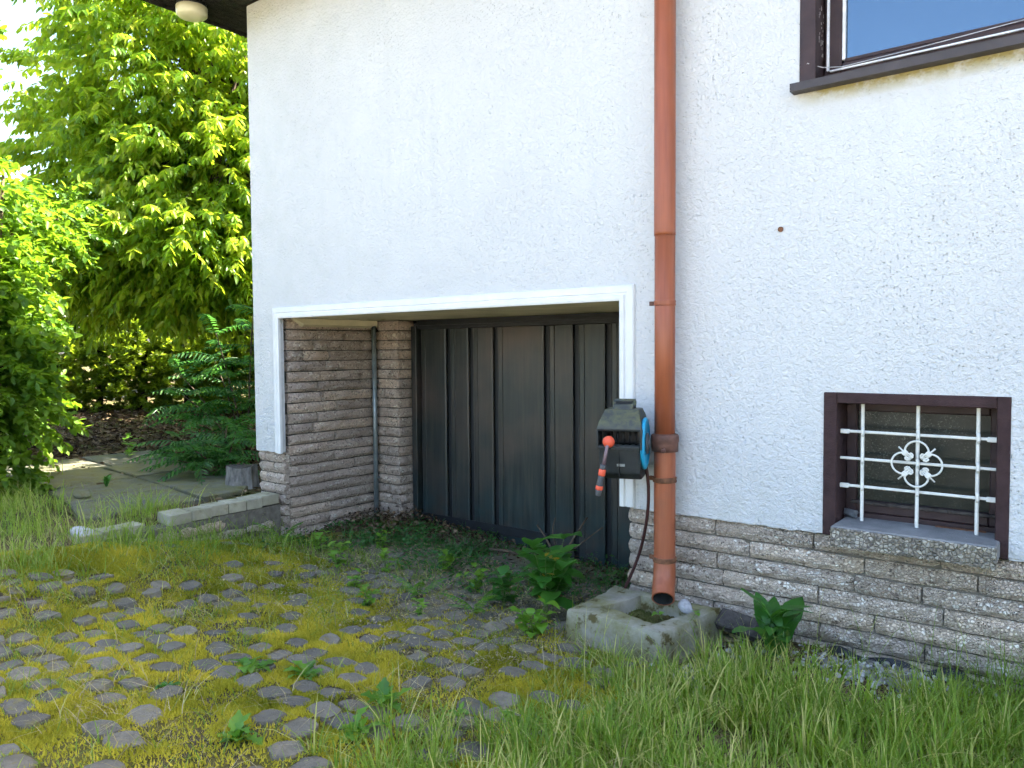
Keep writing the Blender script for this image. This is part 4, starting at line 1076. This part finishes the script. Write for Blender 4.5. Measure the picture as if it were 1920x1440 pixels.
h = th[ix]*(.45+.75*rng.random(n))*(.75+.5*vn(XY[:, 0], XY[:, 1], 1.7, 3))*(.42+.58*ss(-.12, -.55, XY[:, 1])); v = .04+.36*tv[ix]+.36*rng.random(n); v = np.where(rng.random(n) < .13+.22*vn(XY[:, 0], XY[:, 1], 2.4, 44)*ss(-.6, -1.5, XY[:, 0]), .80+.2*rng.random(n), v)
tag(blades('lawn_grass', XY, h, .0030+.0036*rng.random(n), .15+.85*rng.random(n)**1.3, M['grass'], v, az=az+rng.normal(size=n)*.7), 'rough green lawn grass in the right foreground below the plinth', 'grass', kind='stuff')
# tall thin stalks
XY = scatter(-2.2, .4, -1.5, -.05, 420, lambda x, y: .2+.5*ss(-.9, -.2, y))
tag(blades('grass_stalks', XY, .22+.22*rng.random(len(XY)), .0016+.001*rng.random(len(XY)), .2+.6*rng.random(len(XY)), M['grass'], .3+.6*rng.random(len(XY))), 'thin tall grass stalks before the basin and plinth', 'grass', kind='stuff')
XY = scatter(-.75, .9, -.42, -.03, 3000, lambda x, y: ss(-.75, -.2, x)*np.clip(1.6*vn(x, y, 5, 51)-.2, 0, 1))
tag(blades('wall_grass', XY, .10+.24*rng.random(len(XY))**1.3, .0018+.0022*rng.random(len(XY)), .2+.7*rng.random(len(XY)), M['grass'], .02+.55*rng.random(len(XY))), 'feathery tall grass against the plinth at the right edge', 'grass', kind='stuff')
XY = scatter(GX0+.03, GX1-.03, .1, 1.12, 5200, lambda x, y: np.clip(vn(x, y, 4.5, 52)-.40, 0, 1)*2.2)
tag(blades('recess_grass', XY, .04+.13*rng.random(len(XY))**1.5, .0025+.003*rng.random(len(XY)), .3+.9*rng.random(len(XY)), M['sumac'], rng.random(len(XY))), 'dark blue-green grass tangle along the garage threshold', 'grass', kind='stuff')
# tall wild grass on the left
XY = scatter(-8.2, -3.9, -2.6, .0, 30000, lambda x, y: ss(-4.0, -5.0, x+.5*(vn(x, y, 1.7, 2)-.5))*ss(-.0, -.35, y+(x < -5.4)*.5)*(vn(x, y, 3, 7)**1.6)*1.1*np.where((x < -5.75) & (y > -1.12) & (x > -9), .05, 1.))
h = (.08+.22*rng.random(len(XY))**1.6); v = .12+.35*vn(XY[:, 0], XY[:, 1], 2, 4)+.45*rng.random(len(XY))
tag(blades('wild_grass', XY, h, .003+.003*rng.random(len(XY)), .2+.7*rng.random(len(XY)), M['grass'], v), 'tall yellowish wild grass along the low wall at the left', 'grass', kind='stuff')
# tufts between the setts
XY = scatter(-5.0, -1.5, -3.0, .1, 52000, lambda x, y: np.clip(vn(x, y, 3.5, 11)-.50, 0, 1)*2.6+.13+.34*ss(-3.0, -3.8, x)*ss(-1.7, -1.2, y))
XY = XY[~near_sett(XY, .046)]
h = .025+.11*rng.random(len(XY))**2.2; v = .15+.35*rng.random(len(XY))+.40*(rng.random(len(XY)) < .28)
tag(blades('grass_tufts', XY, h, .0022+.0025*rng.random(len(XY)), .3+.8*rng.random(len(XY)), M['grass'], v), 'short grass tufts growing between the cobbles', 'grass', kind='stuff')
# dry straw
XY = scatter(-5.6, -.6, -2.6, -.15, 9500, lambda x, y: .22+.78*(vn(x, y, 2.6, 13) > .60))
h = .04+.17*rng.random(len(XY))**1.8; ln = .5+1.2*rng.random(len(XY))
tag(blades('dry_straw', XY, h, .0018+.0015*rng.random(len(XY)), ln, M['dry'], rng.random(len(XY))), 'dry straw stalks bent over the driveway', 'straw', kind='stuff')
# moss cushions
XY = scatter(-5.1, -1.55, -2.95, -.3, 620000, lambda x, y: np.clip((vn(x, y, 2.4, 21)*.55+vn(x, y, 9, 22)*.45-.30)*3.0, .12, 1)*(1-.86*ss(-1.15, -.6, y)*ss(-4.6, -4., x)))
XY = XY[~near_sett(XY, .053+.014*(rng.random(len(XY))-.8))]
h = .006+.012*rng.random(len(XY))**1.5; zb = drive_z(XY[:, 0], XY[:, 1])+.001+.012*vn(XY[:, 0], XY[:, 1], 12, 15)
n = len(XY); az = rng.random(n)*6.283; a = np.stack([np.cos(az), np.sin(az)], 1); wd = .0022+.0025*rng.random(n)
V = np.zeros((n, 3, 3)); V[:, 0, :2] = XY-a*wd[:, None]; V[:, 1, :2] = XY+a*wd[:, None]; V[:, 2, :2] = XY+rng.normal(size=(n, 2))*.006
V[:, 0, 2] = V[:, 1, 2] = zb-.003; V[:, 2, 2] = zb+h
v = np.clip(1.25*(vn(XY[:, 0], XY[:, 1], 1.6, 17)*.45+vn(XY[:, 0], XY[:, 1], 6, 18)*.55)-.22+.45*(rng.random(n)-.35), 0, 1)
tag(np_mesh('moss', V.reshape(-1, 3), None, np.arange(n*3).reshape(-1, 3), M['mosstuft'], np.repeat(v, 3)), 'yellow green moss cushions filling the gaps between cobbles', 'moss', kind='stuff')
# litter: dead leaves and chips
def litter(name, XY, size, mat, label, zoff=.01, tilt=.5, cat='leaf litter', zf=terr):
    n = len(XY); z = zf(XY[:, 0], XY[:, 1])+zoff*rng.random(n)
    az = rng.random(n)*6.283; D = np.stack([np.cos(az), np.sin(az), rng.normal(size=n)*tilt*.6], 1); N = np.stack([rng.normal(size=n)*tilt, rng.normal(size=n)*tilt, np.ones(n)], 1)
    o = leaves(name, np.stack([XY[:, 0], XY[:, 1], z], 1), D, N, size*(.5+rng.random(n)), size*.5*(.5+rng.random(n)), mat, None, rng.random(n), .2, .25)
    return tag(o, label, cat, kind='stuff')
XY = scatter(-14, -5.7, -.8, 6, 26000, lambda x, y: np.where((x > -9) & (y < .75) & (y > -1.2), .10, .9))
litter('leaf_litter', XY, .07, M['litter'], 'brown dead leaf litter on the soil under the trees', .03)
XY = scatter(GX0, GX1, -.35, 1.15, 7000, lambda x, y: .08+.8*ss(.15, .5, y)*ss(-3.6, -4.6, x)+.3*ss(.6, .95, y))
rec = lambda x, y: terr(x, y)+.10*ss(.15, .7, y)*ss(-4.3, -4.9, x)*rng.random(np.shape(x))+.05*ss(.6, 1.0, y)*rng.random(np.shape(x))
litter('recess_litter', XY, .036, M['litter'], 'dark heap of dead leaves and chips on the garage recess floor', .012, .7, zf=rec)
XY = scatter(-4.4, -2.1, -1.2, .6, 5200, lambda x, y: .7+0*x)
litter('apron_chips', XY, .015, M['dry'], 'pale chips and husks strewn on the apron before the garage', .012, .35, 'debris', zf=lambda x, y: drive_z(x, y)+.012)
# creeping weeds on the recess floor and along the threshold
XY = scatter(GX0+.02, GX1-.02, -.5, 1.12, 15000, lambda x, y: np.clip(vn(x, y, 4.2, 33)-.36, 0, 1)*1.9*(.35+.65*ss(-.3, .35, y))*(.4+.6*ss(-2.4, -4.2, x)))
n = len(XY); az = rng.random(n)*6.283; zz = terr(XY[:, 0], XY[:, 1])+.01+.13*rng.random(n)**1.5*vn(XY[:, 0], XY[:, 1], 5, 34)
tag(leaves('creeping_weeds', np.stack([XY[:, 0], XY[:, 1], zz], 1), np.stack([np.cos(az), np.sin(az), .2+.5*rng.normal(size=n)], 1), np.stack([rng.normal(size=n)*.5, rng.normal(size=n)*.5, np.ones(n)], 1), .02+.025*rng.random(n), .010+.012*rng.random(n), M['sumac'], None, rng.random(n)), 'low creeping green weeds on the garage recess floor along the threshold', 'ground cover', kind='stuff')
# pale gravel
XY = np.concatenate([scatter(-1.75, .6, -.9, -.03, 9000, lambda x, y: np.clip(gravel_spot(x, y)*1.2+.05+.10*ss(-.16, -.05, y), 0, 1))])
n = len(XY); r_ = .006+.010*rng.random(n)**2
ico = np.array([(0, 0, 1), (.89, 0, .45), (.28, .85, .45), (-.72, .53, .45), (-.72, -.53, .45), (.28, -.85, .45), (.72, .53, -.45), (-.28, .85, -.45), (-.89, 0, -.45), (-.28, -.85, -.45), (.72, -.53, -.45), (0, 0, -1)])
icf = np.array([(0, 1, 2), (0, 2, 3), (0, 3, 4), (0, 4, 5), (0, 5, 1), (1, 6, 2), (2, 7, 3), (3, 8, 4), (4, 9, 5), (5, 10, 1), (2, 6, 7), (3, 7, 8), (4, 8, 9), (5, 9, 10), (1, 10, 6)])
V = ico[None]*r_[:, None, None]*(.75+.5*rng.random((n, 1, 3)))*np.array([1.1, 1.1, .8])*(.85+.3*rng.random((n, 12, 1))); V += np.stack([XY[:, 0], XY[:, 1], terr(XY[:, 0], XY[:, 1])+.004+.012*rng.random(n)], 1)[:, None]
tag(np_mesh('gravel', V.reshape(-1, 3), None, (icf[None]+np.arange(n)[:, None, None]*12).reshape(-1, 3), M['gravel'], np.repeat(rng.random(n), 12)), 'pale gravel at the foot of the plinth', 'gravel', kind='stuff')

# ------------------------------------------------------------------ weeds, each a plant of its own
def leaf_mesh(name, mat, outline, L, arch, n=6, wave=0., seed=0):
    """arched leaf: outline gives half width along t"""
    rg_ = random.Random(seed); V, F = [], []
    for k in range(n+1):
        t = k/n; w_ = outline(t, rg_); x = L*t*(1-.15*arch*t); z = L*arch*(t*.95-t*t*1.1); lift = w_*.28
        V += [(x, -w_, z+lift+wave*rg_.uniform(-1, 1)), (x, 0, z), (x, w_, z+lift+wave*rg_.uniform(-1, 1))]
    for k in range(n):
        a = k*3; F += [(a, a+3, a+4, a+1), (a+1, a+4, a+5, a+2)]
    me = bpy.data.meshes.new(name); me.from_pydata(V, [], F); me.materials.append(mat); me.shade_smooth()
    at = me.attributes.new('v', 'FLOAT', 'POINT'); q = rg_.random()
    at.data.foreach_set('value', [min(1, max(0, q+rg_.uniform(-.1, .1))) for _ in V]); return me
dock_o = lambda t, r_: .030*(math.sin(math.pi*min(1, t*.93+.07))**.7)*(1+.12*r_.uniform(-1, 1))+.002
dand_o = lambda t, r_: (.004+.020*t**.7*(1-t)**.35*1.5)*(1.35 if int(t*9) % 2 else .65)
oval_o = lambda t, r_: .34*math.sin(math.pi*t**.75)**.9*.1+.0005
DK = [leaf_mesh('leaf', M['dock'], lambda t, r_: dock_o(t, r_)*1.15, .26, a, 7, .006, i) for i, a in enumerate((.9, .6, 1.1))]
DA = [leaf_mesh('leaf', M['weed'], dand_o, .13, a, 9, .002, 10+i) for i, a in enumerate((.8, .5, 1.0, .35))]
OV = [leaf_mesh('leaf', M['weed'], oval_o, .09, a, 6, .002, 20+i) for i, a in enumerate((.3, .5, .1, .6))]
BL = [leaf_mesh('leaf', M['dock'], lambda t, r_: oval_o(t, r_)*1.35, .13, a, 6, .003, 30+i) for i, a in enumerate((.3, .5, .15))]
YL = [leaf_mesh('leaf', M['yleaf'], lambda t, r_: oval_o(t, r_)*1.2, .10, .3, 6, .003, 41)]
def rosette(name, x, y, n, sc, meshes, label, cat='weed', z=None, el=(.2, 1.1), seed=0):
    r_ = random.Random(seed); p = tag(empty(name, (x, y, tz(x, y) if z is None else z)), label, cat, 'weeds in the driveway and at the walls')
    for k in range(n):
        mw = Matrix.Rotation(k*2.4+r_.uniform(-.3, .3), 4, 'Z') @ Matrix.Rotation(-r_.uniform(*el), 4, 'Y') @ Matrix.Rotation(r_.gauss(0, .25), 4, 'X') @ Matrix.Scale(sc*r_.uniform(.6, 1.15), 4)
        use('leaf', r_.choice(meshes), p, mw)
    return p
def stem_weed(name, x, y, stems, h, nl, sc, meshes, label, seed=0, cat='weed', extra=None):
    r_ = random.Random(seed); p = tag(empty(name, (x, y, tz(x, y))), label, cat, 'weeds in the driveway and at the walls')
    for s_ in range(stems):
        a = s_*2.4+r_.random(); ln = r_.uniform(.1, .45)*h; hh = h*r_.uniform(.6, 1.05)
        pts = bez((r_.uniform(-.02, .02), r_.uniform(-.02, .02), -.02), (ln*.3*math.cos(a), ln*.3*math.sin(a), hh*.6), (ln*math.cos(a), ln*math.sin(a), hh), 6)
        tube('stem', pts, [.0035-.0004*i for i in range(7)], M['stem'], p, 5)
        for k in range(nl):
            q = pts[min(6, 1+int(5*(k+1)/nl))]
            for sd_ in (0, math.pi):
                mw = Matrix.Translation(q) @ Matrix.Rotation(a+k*1.57+sd_+r_.uniform(-.3, .3), 4, 'Z') @ Matrix.Rotation(-r_.uniform(-.2, .6), 4, 'Y') @ Matrix.Scale(sc*r_.uniform(.65, 1.15), 4)
                use('leaf', r_.choice(extra) if extra and r_.random() < .10 else r_.choice(meshes), p, mw)
    return p
rosette('dock_plant', -1.19, -.24, 15, 1.25, DK, 'large-leaved dark green dock plant growing at the plinth right of the downpipe', 'dock plant', el=(.5, 1.25), seed=2)
stem_weed('leafy_weed', -2.42, -.28, 7, .42, 4, 1.15, BL, 'big dark leafy weed between garage door and concrete basin', 3, 'weed', YL)
stem_weed('leafy_weed', -2.55, -.02, 6, .34, 4, 1.2, BL, 'dark broad-leaved weed close to the garage door, behind the big weed by the basin', 4, 'weed', YL)
stem_weed('leafy_weed', -2.28, -.62, 5, .2, 3, .9, OV, 'light green leafy weed at the left foot of the concrete basin', 5)
stem_weed('leafy_weed', -1.635, -.33, 2, .26, 4, .55, OV, 'slim green weed sprouting at the right edge of the basin', 6)
stem_weed('leafy_weed', -4.08, -.36, 5, .2, 3, .8, OV, 'bright green weed before the left brick jamb of the garage', 7)
stem_weed('leafy_weed', -3.78, -.22, 4, .17, 3, .7, OV, 'bright green bushy weed in the middle of the apron before the door', 8)
stem_weed('leafy_weed', -3.30, -.80, 4, .14, 3, .6, OV, 'small bright weed on the bare cobbles below the bushy apron weed', 9)
stem_weed('leafy_weed', -3.05, -.15, 5, .17, 3, .75, OV, 'green weed standing right of the middle of the garage door', 10)
stem_weed('leafy_weed', -4.55, -.15, 5, .16, 3, .7, OV, 'yellow green weed at the foot of the left garage jamb', 18)
rosette('dandelion', -2.70, -1.66, 15, .85, DA, 'dandelion rosette among the cobbles in the middle of the driveway', 'dandelion', seed=11)
rosette('dandelion', -2.93, -1.78, 20, .95, DA, 'widest low green rosette left of the mid-driveway dandelion', 'dandelion', seed=12, el=(.05, .6))
rosette('dandelion', -2.20, -1.66, 16, 1.1, DA, 'tall dandelion rosette in the centre foreground', 'dandelion', seed=13, el=(.3, 1.2))
rosette('dandelion', -2.12, -1.87, 14, .9, DA, 'dandelion rosette just below the tall foreground one', 'dandelion', seed=14)
rosette('dandelion', -2.40, -2.17, 14, .85, DA, 'dandelion rosette at the bottom edge of the picture', 'dandelion', seed=15)
rosette('dandelion', -1.75, -1.42, 12, .8, DA, 'small dandelion rosette left of the lawn grass', 'dandelion', seed=16)
rosette('dandelion', -1.95, -1.52, 10, .6, DA, 'tiny dandelion rosette between tall foreground rosette and lawn', 'dandelion', seed=17)
stem_weed('leafy_weed', -7.9, .95, 4, .3, 3, 1.1, OV, 'leafy weed at the back edge of the slab path', 21)
stem_weed('leafy_weed', -8.6, .4, 4, .25, 3, 1., OV, 'leafy weed in a joint of the slab path near the bush', 22)
rosette('plantain', -6.9, -.6, 7, .5, DK, 'small upright dark leaf tuft on the slab path', 'weed', z=.34, el=(.8, 1.4), seed=23)
stem_weed('leafy_weed', -3.55, .12, 5, .15, 3, .6, OV, 'green weed close to the foot of the garage door, left of its middle', 24)
stem_weed('leafy_weed', -4.35, .25, 4, .13, 3, .55, OV, 'small green weed inside the recess by the left brick jamb', 25)
stem_weed('leafy_weed', -2.95, -.72, 3, .12, 3, .5, OV, 'tiny weed on the bare cobbles below the fern pair', 26)
stem_weed('leafy_weed', -3.62, -.62, 4, .12, 3, .55, OV, 'low weed at the near edge of the bare apron', 27)
stem_weed('leafy_weed', -2.72, -.28, 5, .22, 3, .8, BL, 'dark weed just left of the big leafy weed by the basin', 28)
rosette('plantain', -3.02, -2.1, 9, .30, DK, 'small broad-leaved plantain among the cobbles at the lower left', 'weed', el=(.2, .7), seed=29)
# ferns
def fern_mesh(i):
    me = frond_mesh(60+i, 14, .30, .011, .055, .45); me.materials.clear(); me.materials.append(M['weed']); return me
FE = [fern_mesh(i) for i in range(2)]
for (x, y, n, s_, lab) in ((-3.24, -.45, 5, .75, 'light green fern on the cobbles left of the big weed'), (-2.78, -.47, 5, .75, 'light green fern nearest to the big weed by the basin'), (-5.0, -.16, 5, .8, 'small fern at the foot of the low wall by the house corner')):
    p = tag(empty('fern', (x, y, tz(x, y))), lab, 'fern', 'ferns on the cobbles')
    for k in range(n): use('frond', FE[k % 2], p, Matrix.Rotation(k*2.2+x, 4, 'Z') @ Matrix.Rotation(-.55-.1*k, 4, 'Y') @ Matrix.Scale(s_*(.7+.1*k), 4))
# dead twigs before the door
tw = tag(empty('dead_branch', (-2.75, .45, tz(-2.75, .45))), 'thin dead branch leaning against the garage door', 'branch')
bars('branch', [(bez((-.1, -.2, 0), (0, 0, .3), (.02, .15, .42), 6), .007), (bez((.1, -.3, 0), (.0, -.1, .2), (-.35, .1, .33), 6), .006), (bez((0, -.05, .22), (.12, 0, .33), (.2, .05, .40), 4), .004), (bez((-.9, .25, .05), (-.4, .1, .14), (.1, -.1, .06), 6), .009), (bez((-.1, 0, .2), (-.2, .02, .3), (-.2, .1, .4), 4), .004)], M['twig'], tw, 6)
